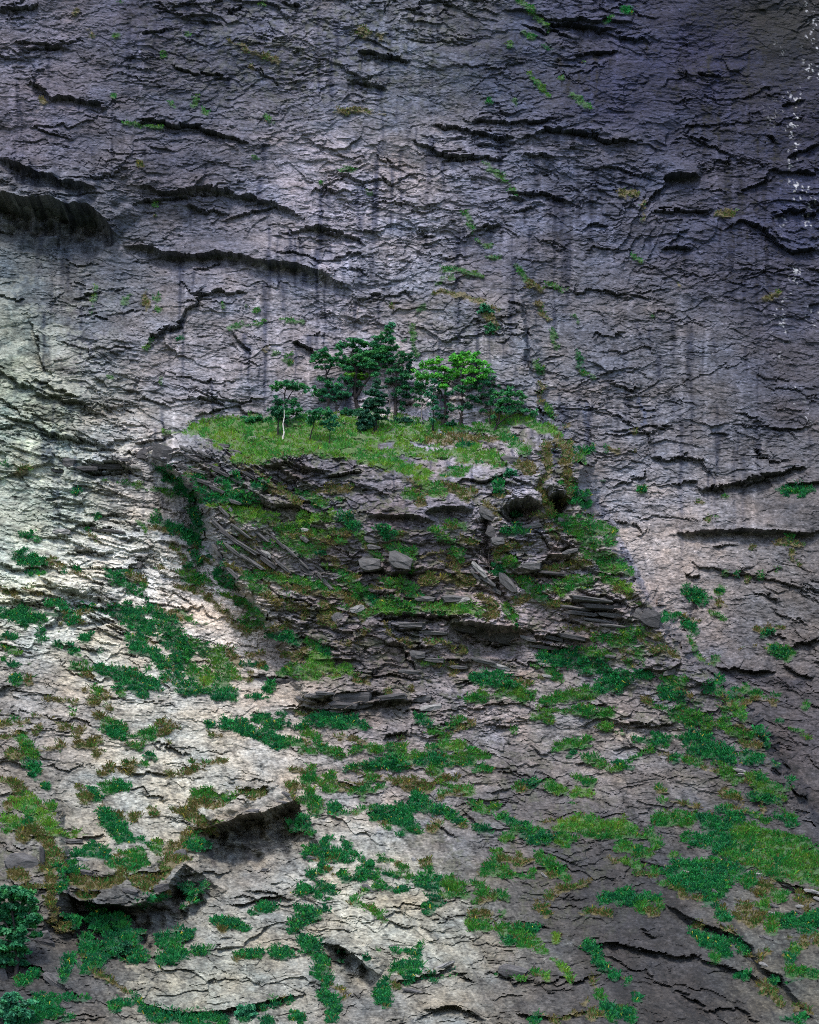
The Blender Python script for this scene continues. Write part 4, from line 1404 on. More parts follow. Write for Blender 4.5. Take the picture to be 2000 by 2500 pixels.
# scatter tufts over the vegetation mask
N0 = 300000
su = RS.uniform(-22, 2022, N0).astype(np.float32); sv = RS.uniform(-22, 2522, N0).astype(np.float32)
gi = np.clip(np.searchsorted(U, su), 0, NU - 1); gj = np.clip(np.searchsorted(V, sv), 0, NV - 1)
keep = RS.rand(N0) < ss(.05, .95, gmask[gj, gi])*.72*(.25 + .75*ss(.22, .50, vn(su/10, sv/6, 2)*.6 + vn(su/26, sv/14, 4)*.4))
su, sv, gi, gj = su[keep], sv[keep], gi[keep], gj[keep]
kinds = np.array(list('mgdb'))[gtype[gj, gi]]
edgy = gmask[gj, gi]
flip = (edgy < .55) & (RS.rand(len(su)) < .45) & (kinds != 'd'); kinds[flip] = 'b'
scl = .86*(.42 + .58*edgy)*(.55 + 1.0*vn(su/9, sv/8, 5))*RS.uniform(.75, 1.3, len(su))*np.where(sv < 1000, .75, 1.0)*np.where(sv > 1700, 1.12, 1.0)
ZN = {}
def zone(name, m, label):
    if m.sum() < 5: return
    c, lp, t = tufts(su[m], sv[m], kinds[m], scl[m], RS)
    o = link(name, mesh(name, c, lp, 3, t, GRASSM), kind='stuff', label=label, category='grass'); return o
left = su < np.interp(sv, [1100, 1250, 1430, 1600, 1740], [440, 490, 560, 680, 760])
Z = [('meadow_grass', (sv > 990) & (sv < 1172) & (su > 440) & (su < 1440), 'bright green meadow grass on the sloping ledge under the trees'),
     ('cliff_grass', (sv <= 990) | ((su > 1400) & (sv < 1460) & (su > np.interp(sv, [1000, 1150, 1300, 1460], [1440, 1470, 1540, 1640]))), 'thin tufts of grass in the cracks of the tall cliff face'),
     ('gully_grass', left & (sv > 990) & (sv < 1740), 'dark green grass and herbs filling the gully and cracks left of the buttress'),
     ('buttress_grass', ~left & (sv >= 1172) & (sv < 1560), 'patchy green and straw coloured grass on the steps of the dark buttress'),
     ('flank_grass', (su > 1060) & (sv >= 1560) & (sv < 1965), 'green grass patches trailing down the slope below the buttress at right'),
     ('slab_grass', ~left & (su <= 1060) & (su > 640) & (sv >= 1560), 'green grass strips across the pale slabs below the buttress'),
     ('slope_meadow', (su > 1060) & (sv >= 1965), 'broad green grass patch over the dark lower right slabs'),
     ('hanging_grass', (su <= 640) & (sv >= 1740), 'dark and brown tufted grass hanging from the overhangs at lower left')]
# plants that stand by themselves
TUSSOCKS = """885,2137,13|largest tussock of the small cluster right of the leafy strip above the pale slabs
916,2142,8|small tussock close to the right of the largest tussock in the slab cluster
920,2165,8|lowest small tussock of the cluster on the pale slabs right of the leafy strip
904,2114,8|topmost small tussock of the cluster on the pale slabs
738,2175,13|round dark tussock below the leafy strip at the edge of the great bare slab
803,2171,11|low spreading tussock right of the round one below the leafy strip
1000,2393,10|round tussock to the right of the small cave at the bottom
935,2430,22|tall drooping double tussock below the mouth of the small cave at the bottom
650,2220,26|long drooping tussock along a crack across the lower pale slab
560,2256,26|wide shaggy tussock on the crack left of the long drooping one
685,2328,15|round shaggy tussock at the right end of the lowest row on the pale slab
605,2333,22|long low tussock in the row left of the round shaggy one
285,2461,9|lone small tussock on bare pale rock near the bottom left
640,2462,9|left tussock of the row hanging under the great pale slab
672,2450,9|middle tussock of the row hanging under the great pale slab
706,2440,8|right tussock of the row hanging under the great pale slab
730,2487,11|tussock at the bottom edge below the great pale slab
393,1630,9|single round tussock on pale steps beside the grassy gully
124,1470,9|dark tuft between two black cracks at the left side
205,1560,11|triangular dark clump on pale rock left of the gully
183,1588,9|small round tuft below the triangular dark clump
40,1660,12|small dark tussock near the left edge of the pale slopes
114,1924,9|dark tuft above the yellow-green slope at the lower left edge
280,1787,24|square green clump on the pale slope left of centre
298,1922,26|rounded green clump on pale rock above the lower left overhang
68,1372,36|dark green clump highest on the layered rock at the left edge
52,1508,50|wide dark grass cushion at the left edge below the black cracks
1568,1199,8|single small tuft on the bare right wall beyond the buttress shoulder
1695,1456,32|green clump hanging below the square notch in the right wall
1758,1444,9|small green patch just right of the clump below the square notch
1678,1528,18|green clump in the groove at the lower right edge of the buttress
1905,1594,32|dark clump on the right wall above the long black crack
1868,1549,8|tiny dark tuft above the dark clump on the right wall
1944,1197,46|dark grass strip on a ledge of the wall near the right edge
1531,29,11|dark green tuft near the top edge of the cliff right of the middle"""
used = np.zeros(len(su), bool)
for k_, line in enumerate(TUSSOCKS.splitlines()):
    q, lb = line.split('|'); u_, v_, r_ = [float(x) for x in q.split(',')]
    m = (np.hypot(su - u_, (sv - v_)*1.3) < r_*1.25 + 3) & ~used
    rr_ = np.random.RandomState(100 + k_); n_ = int(8 + r_*.9); a_ = rr_.uniform(0, 6.283, n_); q_ = np.sqrt(rr_.rand(n_))*r_*.8
    uu_ = np.concatenate([su[m], u_ + q_*np.cos(a_)]); vv_ = np.concatenate([sv[m], v_ + q_*np.sin(a_)*.55]); used |= m
    kd = np.concatenate([kinds[m], np.full(n_, 'd' if v_ > 1300 or u_ > 1500 else 'g')]); sz = np.concatenate([scl[m], np.full(n_, 1.15 if r_ > 9 else .85)])
    c, lp, t = tufts(uu_.astype(np.float32), vv_.astype(np.float32), kd, sz, rr_)
    link('grass_tussock', mesh('grass_tussock', c, lp, 3, t, GRASSM), label=lb, category='grass tussock', group='grass tussocks standing alone on the rock')
for nm, m, lb in Z:
    m = m & ~used; used |= m; zone(nm, m, lb)
zone('ledge_grass', ~used, 'green grass on the small ledges of the pale slabs')

# ------------------------------------------------------------------ trees and shrubs
LP = {'dark': [(.016,.115,.048),(.024,.145,.046),(.012,.090,.044)], 'mid': [(.022,.160,.056),(.036,.195,.050),(.018,.130,.055)],
      'bright': [(.085,.390,.040),(.065,.330,.040),(.120,.430,.040),(.048,.270,.046)], 'blue': [(.024,.170,.080),(.034,.195,.080),(.020,.135,.070)],
      'spruce': [(.012,.070,.045),(.016,.085,.045),(.022,.096,.045)], 'yellow': [(.150,.360,.030),(.100,.330,.030)]}
def tube(path, rad, sides=7):
    path = np.asarray(path, float); n = len(path); co = []; lp = []
    for i in range(n):
        d = path[min(i+1, n-1)] - path[max(i-1, 0)]; d /= np.linalg.norm(d) + 1e-9
        a = np.cross(d, [.3, 1, .1]); a /= np.linalg.norm(a) + 1e-9; b_ = np.cross(d, a)
        for k in range(sides):
            t = 2*math.pi*k/sides; co.append(path[i] + rad[i]*(math.cos(t)*a + math.sin(t)*b_))
    for i in range(n - 1):
        for k in range(sides):
            lp += [i*sides + k, i*sides + (k+1) % sides, (i+1)*sides + (k+1) % sides, (i+1)*sides + k]
    return np.array(co), np.array(lp)
def wiggle(pts, rs, amt):
    out = [pts[0]]
    for a, b_ in zip(pts[:-1], pts[1:]):
        m = (a + b_)/2 + rs.normal(0, amt, 3)*np.linalg.norm(b_ - a); out += [m, b_]
    return np.array(out)
def leaves(clumps, pal, rs, leaf, dens, flat=.45):
    """clumps: (centre, (rx, ry, rz), palette or None) in metres -> one joined mesh of leaf-sized blades"""
    C, T = [], []
    for c, r, pl in clumps:
        p_ = np.array(LP[pl or pal]); ns = max(3, int(5 + 9*r[0]*r[2])); area = r[0]*r[2]
        q = rs.normal(0, 1, (ns, 3)); q /= np.linalg.norm(q, axis=1, keepdims=True); q *= rs.uniform(.3, 1.15, (ns, 1))
        sc_ = c + q*np.array(r)
        per = max(6, int(dens*3600*area/ns*rs.uniform(.8, 1.2)))
        for s in sc_:
            rr = rs.uniform(.28, .62)*np.array([r[0], r[1], r[2]*flat*1.5 + .06]); rr = np.maximum(rr, .14)
            a = rs.normal(0, 1, (per, 3)); a /= np.linalg.norm(a, axis=1, keepdims=True); a *= rs.uniform(.2, 1, (per, 1))**.6
            pos = s + a*rr; pos[:, 2] -= ((a[:, 0]**2 + a[:, 1]**2)*rr[0]*.35)
            d = a*np.array([1, 1, .2]) + rs.normal(0, .6, (per, 3)); d[:, 2] -= .25; d /= np.linalg.norm(d, axis=1, keepdims=True)
            up = np.array([0, -.35, 1.]) + rs.normal(0, .5, (per, 3)); w_ = np.cross(d, up); w_ /= np.linalg.norm(w_, axis=1, keepdims=True) + 1e-9
            L_ = leaf*rs.uniform(.7, 1.35, (per, 1)); w_ = w_*L_*.30
            C.append(np.stack([pos - d*L_*.5, pos + w_, pos + d*L_*.5, pos - w_], 1).reshape(-1, 3))
            tone = p_[rs.randint(len(p_))]*rs.uniform(.8, 1.2)
            T.append(np.repeat(np.clip(tone*rs.uniform(.7, 1.35, (per, 1)), 0, 1), 4, 0))
    C = np.concatenate(C); return C, np.arange(len(C)), np.concatenate(T)
def plane_pt(u, v, y):                           # sheet point on the vertical plane through a trunk's foot
    a, b_ = ray(u, v); t = y - CAM[1]; return np.array([a*t, y, CAM[2] + b_*t])
def tree(name, label, cat, base, trunks, clumps, pal='mid', group=None, r0=.13, bark=(.022,.019,.019), leaf=.15, dens=1.0, flat=.32, depth=.8, seed=1, bare_tips=0):
    rs = np.random.RandomState(seed); foot = at_sheet(*base)[0]; y0 = foot[1]; px = .0382*(y0 - CAM[1])/250
    root = bpy.data.objects.new(name, None); SC.collection.objects.link(root); root.location = foot; root.empty_display_size = .3
    root['label'] = label; root['category'] = cat
    if group: root['group'] = group
    ends = []
    for ti, tr in enumerate(trunks):
        pts = [plane_pt(p[0], p[1], y0 + (rs.normal(0, .12) if i else 0)) - foot for i, p in enumerate(tr)]
        if ti == 0: pts[0] = np.array([0, 0, -.25])
        pts = wiggle(pts, rs, .035); k = np.linspace(0, 1, len(pts)); rr = r0*(1 if ti == 0 else .65)*(1 - .72*k)
        if ti == 0: rr[0] *= 1.35
        c, lp = tube(pts, rr); o = link('trunk' if ti == 0 else 'limb', mesh('trunk', c, lp, 4, np.array(bark), BARK, smooth=True), root)
        ends.append((pts, rr))
    cl = []
    for k_, c in enumerate(clumps):
        ctr = plane_pt(c[0], c[1], y0 + (1 if k_ % 2 else -1)*abs(rs.normal(0, depth*.6))) - foot; r = (c[2]*px*1.18, max(c[2]*px*.9, .3), c[3]*px*.98)
        cl.append((ctr, r, c[4] if len(c) > 4 else None))
    if not cl: return root
    for c_, r_, p_ in list(cl):
        for _k in range(2):
            q = rs.normal(0, 1, 3); q /= np.linalg.norm(q); f = rs.uniform(.22, .48); cl.append((c_ + q*np.array(r_)*rs.uniform(.9, 1.45), tuple(x*f for x in r_), p_))
    # limbs reach from the nearest trunk to every clump of leaves
    bc, bl, nb_ = [], [], 0
    for ctr, r, _ in cl[:len(clumps)]:
        best = None
        for pts, rr in ends:
            for p, q in zip(pts, rr):
                if p[2] > ctr[2] - .15: continue
                d = np.linalg.norm(p - ctr) - .25*p[2]
                if best is None or d < best[0]: best = (d, p, q)
        if best is None: best = (0, ends[0][0][len(ends[0][0])//2], ends[0][1][-1])
        p, q = best[1], min(best[2]*.6, r0*.4)
        mid = (p + ctr)/2 + np.array([(ctr - p)[0]*.12, rs.normal(0, .1), -abs((ctr - p)[2])*.05])
        path = wiggle(np.array([p, mid, ctr]), rs, .05); c, lp = tube(path, np.linspace(q, .012, len(path)), 5)
        bc.append(c); bl.append(lp + nb_); nb_ += len(c)
        for _k in range(3):
            e = ctr + rs.normal(0, .45, 3)*np.array(r); path = np.array([mid*.35 + ctr*.65, (mid*.2 + ctr*.5 + e*.3), e]); c, lp = tube(path, [.022, .016, .008], 4)
            bc.append(c); bl.append(lp + nb_); nb_ += len(c)
    link('branches', kind='stuff', me=mesh('branches', np.concatenate(bc), np.concatenate(bl), 4, np.array(bark), BARK, smooth=True), parent=root)
    c, lp, t = leaves(cl, pal, rs, leaf, dens, flat)
    link('crown', mesh('crown', c, lp, 4, t, LEAFM), root)
    return root
TG_ = 'trees on the ledge'
tree('broadleaf_tree', 'tree with flat umbrella crown behind the pale bare trunk at left of the ledge', 'tree', (699,1042), [[(699,1042),(698,1000),(695,962),(700,945)],[(697,985),(708,965),(722,945)]],
     [(685,940,15,8),(700,933,17,8),(718,934,18,8),(736,945,16,8),(747,953,9,5),(712,948,15,6),(676,948,8,5),(722,985,16,9),(730,1000,12,10),(712,1003,14,11),(700,1000,12,10)], 'mid', TG_, seed=3)
tree('broadleaf_tree', 'low dark bushy tree on a short trunk at the far left of the ledge', 'tree', (679,1063), [[(679,1063),(680,1030),(682,1008)]],
     [(672,995,13,9),(685,985,13,9),(678,1005,15,11),(688,1018,12,9),(668,1012,9,7),(676,975,8,6)], 'dark', TG_, r0=.10, seed=4)
tree('dead_trunk', 'bare pale whitish trunk standing without leaves at the left of the ledge', 'dead tree', (689,1072), [[(689,1072),(691,1035),(694,1000)]], [], 'mid', None, r0=.085, bark=(.46,.43,.40), seed=5)
tree('broadleaf_tree', 'small green tree with leaning dark trunk on the meadow right of the pale trunk', 'tree', (754,1077), [[(754,1077),(761,1052),(768,1028)]],
     [(762,1008,14,9),(778,1000,16,8),(792,1013,13,8),(766,1026,14,8),(784,1032,11,7),(772,1014,14,9),(800,1000,7,5)], 'mid', TG_, r0=.09, seed=6)
tree('sapling', 'slender light green sapling standing lowest on the meadow', 'tree', (804,1085), [[(804,1085),(806,1055),(808,1030)]],
     [(806,1008,9,8),(813,1020,12,8),(803,1026,9,7),(812,1036,11,7),(800,1040,7,5),(809,1047,8,5)], 'blue', TG_, r0=.05, seed=7, dens=.85)
tree('broadleaf_tree', 'tall slim tree with foliage in separate tiers left of the biggest tree', 'tree', (804,1012), [[(804,1012),(803,980),(799,940),(797,905),(793,882)],[(798,915),(808,895),(818,880)]],
     [(790,860,17,8),(775,876,13,9),(800,876,17,10),(820,872,14,10),(788,896,14,6),(829,864,8,6),(773,866,9,7),(812,888,10,6),(790,922,20,6),(807,936,13,7),(780,960,14,7),(800,955,14,8),(774,945,8,5),(792,975,10,5)], 'mid', TG_, r0=.15, seed=8)
tree('broadleaf_tree', 'low pale blue-green many-stemmed tree at the foot of the tall slim tree', 'tree', (822,1007), [[(822,1007),(821,985),(818,965)],[(823,1000),(834,980),(842,965)],[(844,998),(844,975),(846,960)]],
     [(812,955,18,8),(832,945,16,8),(845,962,14,9),(822,970,14,7),(804,942,11,7),(853,930,13,7),(832,925,12,6),(840,975,10,6),(800,968,8,5)], 'blue', TG_, r0=.07, seed=9, dens=.75)
tree('broadleaf_tree', 'largest tree of the ledge, dark green double-topped crown on a curved trunk', 'tree', (875,994), [[(875,994),(868,975),(866,950),(867,925),(871,905),(878,880)],[(868,972),(884,945),(900,924),(915,903),(926,878),(938,850)],[(871,905),(862,880),(858,860)]],
     [(872,828,15,9),(886,840,14,10),(862,843,14,9),(838,846,12,10),(828,852,7,6),(872,860,18,10),(886,875,21,11),(860,885,19,9),(843,898,13,8),(880,894,25,9),(902,870,19,13),(916,854,18,13),(935,822,17,11),(946,811,11,8),(956,830,13,9),(924,840,17,11),(945,850,17,13),(931,870,19,13),(905,890,21,11),(922,900,17,9),(951,870,13,11),(835,880,11,8),(962,850,9,9),(862,914,16,6,'yellow'),(848,922,10,6,'mid'),(884,920,12,6,'yellow'),(872,938,15,10,'dark'),(888,950,13,9,'dark'),(915,915,10,7)], 'mid', TG_, r0=.22, seed=10, depth=1.3, dens=1.1)
tree('broadleaf_tree', 'dark green tall tree with drooping lower branches between the biggest tree and the bright pair', 'tree', (964,1020), [[(964,1020),(966,980),(968,940),(970,900),(976,878)]],
     [(985,864,15,9),(965,880,15,9),(996,880,14,11),(976,895,19,9),(955,905,15,9),(1001,905,12,11),(986,920,18,11),(966,930,17,9),(991,944,16,9),(996,965,13,7),(976,958,10,6),(986,984,10,5),(979,998,8,4),(953,925,11,7),(962,962,6,5)], 'dark', TG_, r0=.15, seed=11, depth=1.0)
tree('bare_stem', 'thin grey almost leafless stem close to the left of the dark drooping tree', 'tree', (950,1007), [[(950,1007),(951,970),(952,935)],[(951,990),(957,968),(963,945)],[(951,980),(958,962),(966,955)]], [(953,930,6,4,'dark')], 'dark', None, r0=.05, bark=(.12,.11,.11), seed=12, dens=.6)
tree('spruce_tree', 'blackish conical spruce in front of the biggest tree', 'spruce', (915,1053), [[(915,1053),(917,1000),(920,960),(921,926)]],
     [(920,930,6,5),(922,943,12,7),(916,955,16,8),(924,963,17,7),(918,975,20,9),(928,984,20,8),(914,995,21,9),(926,1003,19,8),(912,1014,16,8),(924,1020,13,6),(905,985,12,7)], 'spruce', TG_, r0=.16, seed=13, leaf=.17, dens=1.25, flat=.3, depth=.6)
tree('spruce_tree', 'low blackish conifer bush in front of the foot of the conical spruce', 'spruce', (893,1056), [[(893,1056),(893,1035),(892,1012)]],
     [(884,1008,15,8),(893,1018,18,9),(886,1028,19,9),(898,1036,17,8),(888,1044,14,6),(878,1034,10,6),(906,1024,10,8)], 'spruce', TG_, r0=.10, seed=14, leaf=.17, dens=1.2, flat=.35, depth=.6)
tree('sapling', 'slender pale-stemmed tree with thin light foliage left of the bright pair', 'tree', (1030,1037), [[(1030,1037),(1030,1000),(1029,960),(1027,925)]],
     [(1020,912,12,8,'bright'),(1036,924,13,9,'bright'),(1024,938,14,9),(1018,954,12,8),(1035,955,10,8),(1025,975,10,6),(1015,990,6,4),(1040,940,9,7)], 'mid', TG_, r0=.06, bark=(.16,.15,.14), seed=15, dens=.65)
tree('sapling', 'thin blue-green tree on a straight dark trunk standing in front of the bright pair', 'tree', (1057,1056), [[(1057,1056),(1058,1000),(1060,950),(1061,925)]],
     [(1060,932,9,7),(1063,948,12,8),(1053,964,12,8),(1066,980,11,8),(1058,996,11,7),(1064,1012,9,6),(1055,1026,8,5),(1050,985,8,6)], 'blue', TG_, r0=.07, seed=16, dens=.75)
tree('broadleaf_tree', 'left tree of the bright green pair with dark forked trunk', 'tree', (1078,1040), [[(1078,1040),(1088,1000),(1087,960),(1085,930),(1087,905)],[(1087,985),(1080,970),(1074,950)]],
     [(1050,886,13,7),(1035,894,10,7),(1066,879,15,7),(1060,899,17,8),(1085,899,17,8),(1100,904,15,8),(1045,914,15,7),(1030,919,11,7),(1076,917,17,8),(1096,924,13,7),(1090,940,13,9),(1075,936,10,7),(1096,960,10,7,'dark'),(1084,1014,13,10,'dark'),(1096,1000,9,6,'dark'),(1070,955,9,6,'dark')], 'bright', TG_, r0=.16, seed=17, depth=1.1, dens=.95)
tree('broadleaf_tree', 'right and higher tree of the bright green pair with the widest light crown', 'tree', (1124,1039), [[(1124,1039),(1128,1000),(1129,960),(1130,925),(1133,895)],[(1129,950),(1142,925),(1156,905)]],
     [(1140,862,15,8),(1158,870,14,8),(1125,870,14,8),(1106,877,14,7),(1145,880,19,8),(1120,889,17,7),(1170,886,14,8),(1188,893,14,8),(1155,903,19,8),(1184,907,16,7),(1130,904,15,7),(1112,914,12,7),(1176,919,13,5),(1198,900,7,5),(1140,930,15,8),(1156,944,13,8,'mid'),(1125,950,13,8,'mid'),(1146,964,15,7,'dark'),(1160,974,13,7,'dark'),(1140,990,15,6,'dark'),(1120,995,10,5,'dark'),(1166,930,12,7,'mid'),(1098,988,8,4,'mid'),(1170,955,9,6,'dark')], 'bright', TG_, r0=.17, seed=18, depth=1.2, dens=.95)
tree('sapling', 'sparse dark small tree against the rock behind the leaning bushy tree', 'tree', (1196,1036), [[(1196,1036),(1198,990),(1200,945)]],
     [(1200,922,11,6),(1206,938,13,7),(1190,934,10,6),(1196,954,12,7),(1180,964,10,6),(1186,985,9,5),(1178,1000,8,5)], 'dark', TG_, r0=.06, seed=19, dens=.55)
tree('broadleaf_tree', 'leaning bushy tree with several stems at the right end of the ledge', 'tree', (1209,1051), [[(1209,1051),(1216,1034),(1220,1012),(1224,990)],[(1214,1038),(1233,1022),(1252,1011),(1272,1002)],[(1213,1036),(1211,1020),(1210,1005)]],
     [(1240,958,15,8),(1216,961,14,7),(1260,960,15,7),(1275,969,10,6),(1231,974,17,7),(1255,979,17,8),(1200,971,10,6),(1215,989,14,6),(1235,994,17,7),(1225,1004,13,6),(1246,1004,12,6),(1274,1000,13,5),(1290,1003,13,5),(1301,1011,8,5),(1204,1019,7,4),(1266,989,13,6),(1246,948,8,5)], 'mid', TG_, r0=.11, seed=20, depth=.9)
# low bushes
def bush(name, label, base, r, pal, seed, dens=1.0, group=None, leaf=.20, clumps=None, r0=.05):
    u, v = base; cl = clumps or [(u - r*.5, v - r*.45, r*.55, r*.40), (u + r*.45, v - r*.5, r*.55, r*.42), (u, v - r*.85, r*.6, r*.45), (u + r*.1, v - r*.3, r*.7, r*.35)]
    return tree(name, label, 'shrub', base, [[(u, v), (u - r*.2, v - r*.4), (u, v - r*.8)]], cl, pal, group, r0=r0, leaf=leaf, dens=dens, depth=.3, seed=seed)
bush('shrub', 'wide dark bush at the foot of the cliff behind the conical spruce', (868,1012), 17, 'dark', 31, clumps=[(855,1005,14,7),(872,1003,15,8),(888,1008,12,7),(842,1010,12,6)])
bush('shrub', 'flat dark undergrowth bush at the cliff foot right of the spruce', (985,1032), 15, 'spruce', 32, clumps=[(965,1027,15,5),(985,1026,16,6),(1006,1030,15,5),(1024,1034,10,4)])
bush('shrub', 'flat green bush at the cliff foot left of the umbrella crowned tree', (640,1030), 16, 'mid', 33, clumps=[(608,1024,15,5),(630,1022,16,6),(650,1026,13,6),(735,1022,14,8),(752,1030,12,7)])
bush('shrub', 'dark round bush under the right tree of the bright pair', (1102,1040), 11, 'dark', 34)
bush('shrub', 'small dark bush in a crack above the biggest tree', (955,805), 13, 'blue', 35, dens=.6)
bush('shrub', 'pale small bush on the ledge of the rock pillar above the bright trees', (1186,765), 17, 'blue', 36, dens=.45)
bush('shrub', 'thin dull bush just below the top ledge of the rock pillar', (1200,812), 18, 'dark', 37, dens=.45)
bush('shrub', 'light feathery bush on the right part of the buttress top below the leaning tree', (1247,1165), 17, 'blue', 38, dens=.6)
bush('shrub', 'green bush in the dark hollow under the right side of the buttress', (1262,1262), 12, 'dark', 39)
tree('sapling', 'thin sapling on the middle of the buttress face', 'tree', (932,1358), [[(932,1358),(934,1330),(937,1298)]], [(935,1298,14,6),(926,1306,9,5),(946,1304,10,5),(937,1290,8,4)], 'dark', None, r0=.035, seed=40, dens=.6)
tree('bare_stem', 'dead grey stick standing in the chimney of the buttress', 'dead tree', (1195,1395), [[(1195,1395),(1194,1370),(1195,1340)]], [], 'dark', None, r0=.035, bark=(.14,.13,.13), seed=41)
tree('leafy_bush', 'big leafy bush with bright edges cut by the left edge of the picture', 'shrub', (40,2380), [[(40,2380),(35,2300),(30,2230),(28,2180)],[(36,2310),(60,2260),(75,2220)],[(34,2290),(5,2240),(-10,2200)]],
     [(15,2180,26,13),(40,2172,22,12),(62,2190,20,12),(78,2215,18,11),(20,2210,28,15),(50,2220,24,14),(80,2240,16,10),(30,2245,28,14),(62,2255,24,13),(10,2270,26,15),(45,2280,26,14),(72,2285,17,10),(20,2305,28,14),(50,2315,20,11),(-15,2230,24,18),(-15,2290,24,18),(85,2195,10,7),(25,2335,24,12,'dark'),(5,2350,22,12,'dark'),(55,2345,14,9,'dark')], 'mid', None, r0=.16, seed=42, leaf=.34, dens=.62, depth=1.0)
tree('leafy_bush', 'dull blue-green bush at the bottom left corner', 'shrub', (30,2500), [[(30,2500),(30,2470),(32,2440)]], [(12,2440,20,11),(38,2436,18,11),(60,2450,16,9),(25,2460,24,12),(52,2472,20,11),(5,2475,22,12),(30,2485,24,12)], 'blue', None, r0=.08, seed=43, leaf=.30, dens=.6)
bush('shrub', 'leafy bush beside the mouth of the small cave at the bottom', (828,2330), 24, 'dark', 44, leaf=.28, dens=.7)
bush('shrub', 'leafy bush at the bottom under the great pale slab', (600,2482), 24, 'blue', 45, leaf=.28, dens=.7)
bush('shrub', 'round dark bush under the big overhang at lower left', (300,2330), 26, 'dark', 46, leaf=.28, dens=.7)
# ------------------------------------------------------------------ loose blocks and flakes that stand out of the face: parts of the rock they belong to
def block_mesh(seed, tone):
    rs = np.random.RandomState(seed); nx, nz = 5, 3
    # a split slab: irregular outline, front face broken in facets, edges not parallel
    m = 9; a = np.linspace(0, 2*np.pi, m, endpoint=False) + rs.uniform(-.22, .22, m)
    sq = np.maximum(np.abs(np.cos(a)), np.abs(np.sin(a))); r = (1/sq)**.8*rs.uniform(.78, 1.05, m)
    x = np.cos(a)*r*.5; z = np.sin(a)*r*.5
    rings = [(.5, .92), (-.15, 1.0), (-.42, .93)]; co = []
    for d, k in rings: co += [(x[i]*k + rs.normal(0, .015), d + rs.normal(0, .05), z[i]*k + rs.normal(0, .015)) for i in range(m)]
    c0 = len(co); co.append((rs.uniform(-.15, .15), -.55, rs.uniform(-.05, .18))); co.append((rs.uniform(-.3, .3), -.5, rs.uniform(-.25, .1)))
    lp, sz = [], []
    for k in range(2):
        for i in range(m): lp += [k*m + i, k*m + (i+1) % m, (k+1)*m + (i+1) % m, (k+1)*m + i]; sz.append(4)
    for i in range(m): lp += [2*m + i, 2*m + (i+1) % m, c0 if i < m//2 + 1 else c0 + 1]; sz.append(3)
    lp += [2*m, c0, c0 + 1]; sz.append(3); lp += [2*m + m//2 + 1, c0 + 1, c0]; sz.append(3)
    return mesh('rock_slab', np.array(co), lp, sz, np.array(tone), ROCK)
DARKT, MIDT, PALET = (.045,.043,.045), (.075,.072,.073), (.19,.183,.178)
SLABS = {k: [block_mesh(s + 10*i, t) for s in range(6)] for i, (k, t) in enumerate((('d', DARKT), ('m', MIDT), ('p', PALET)))}
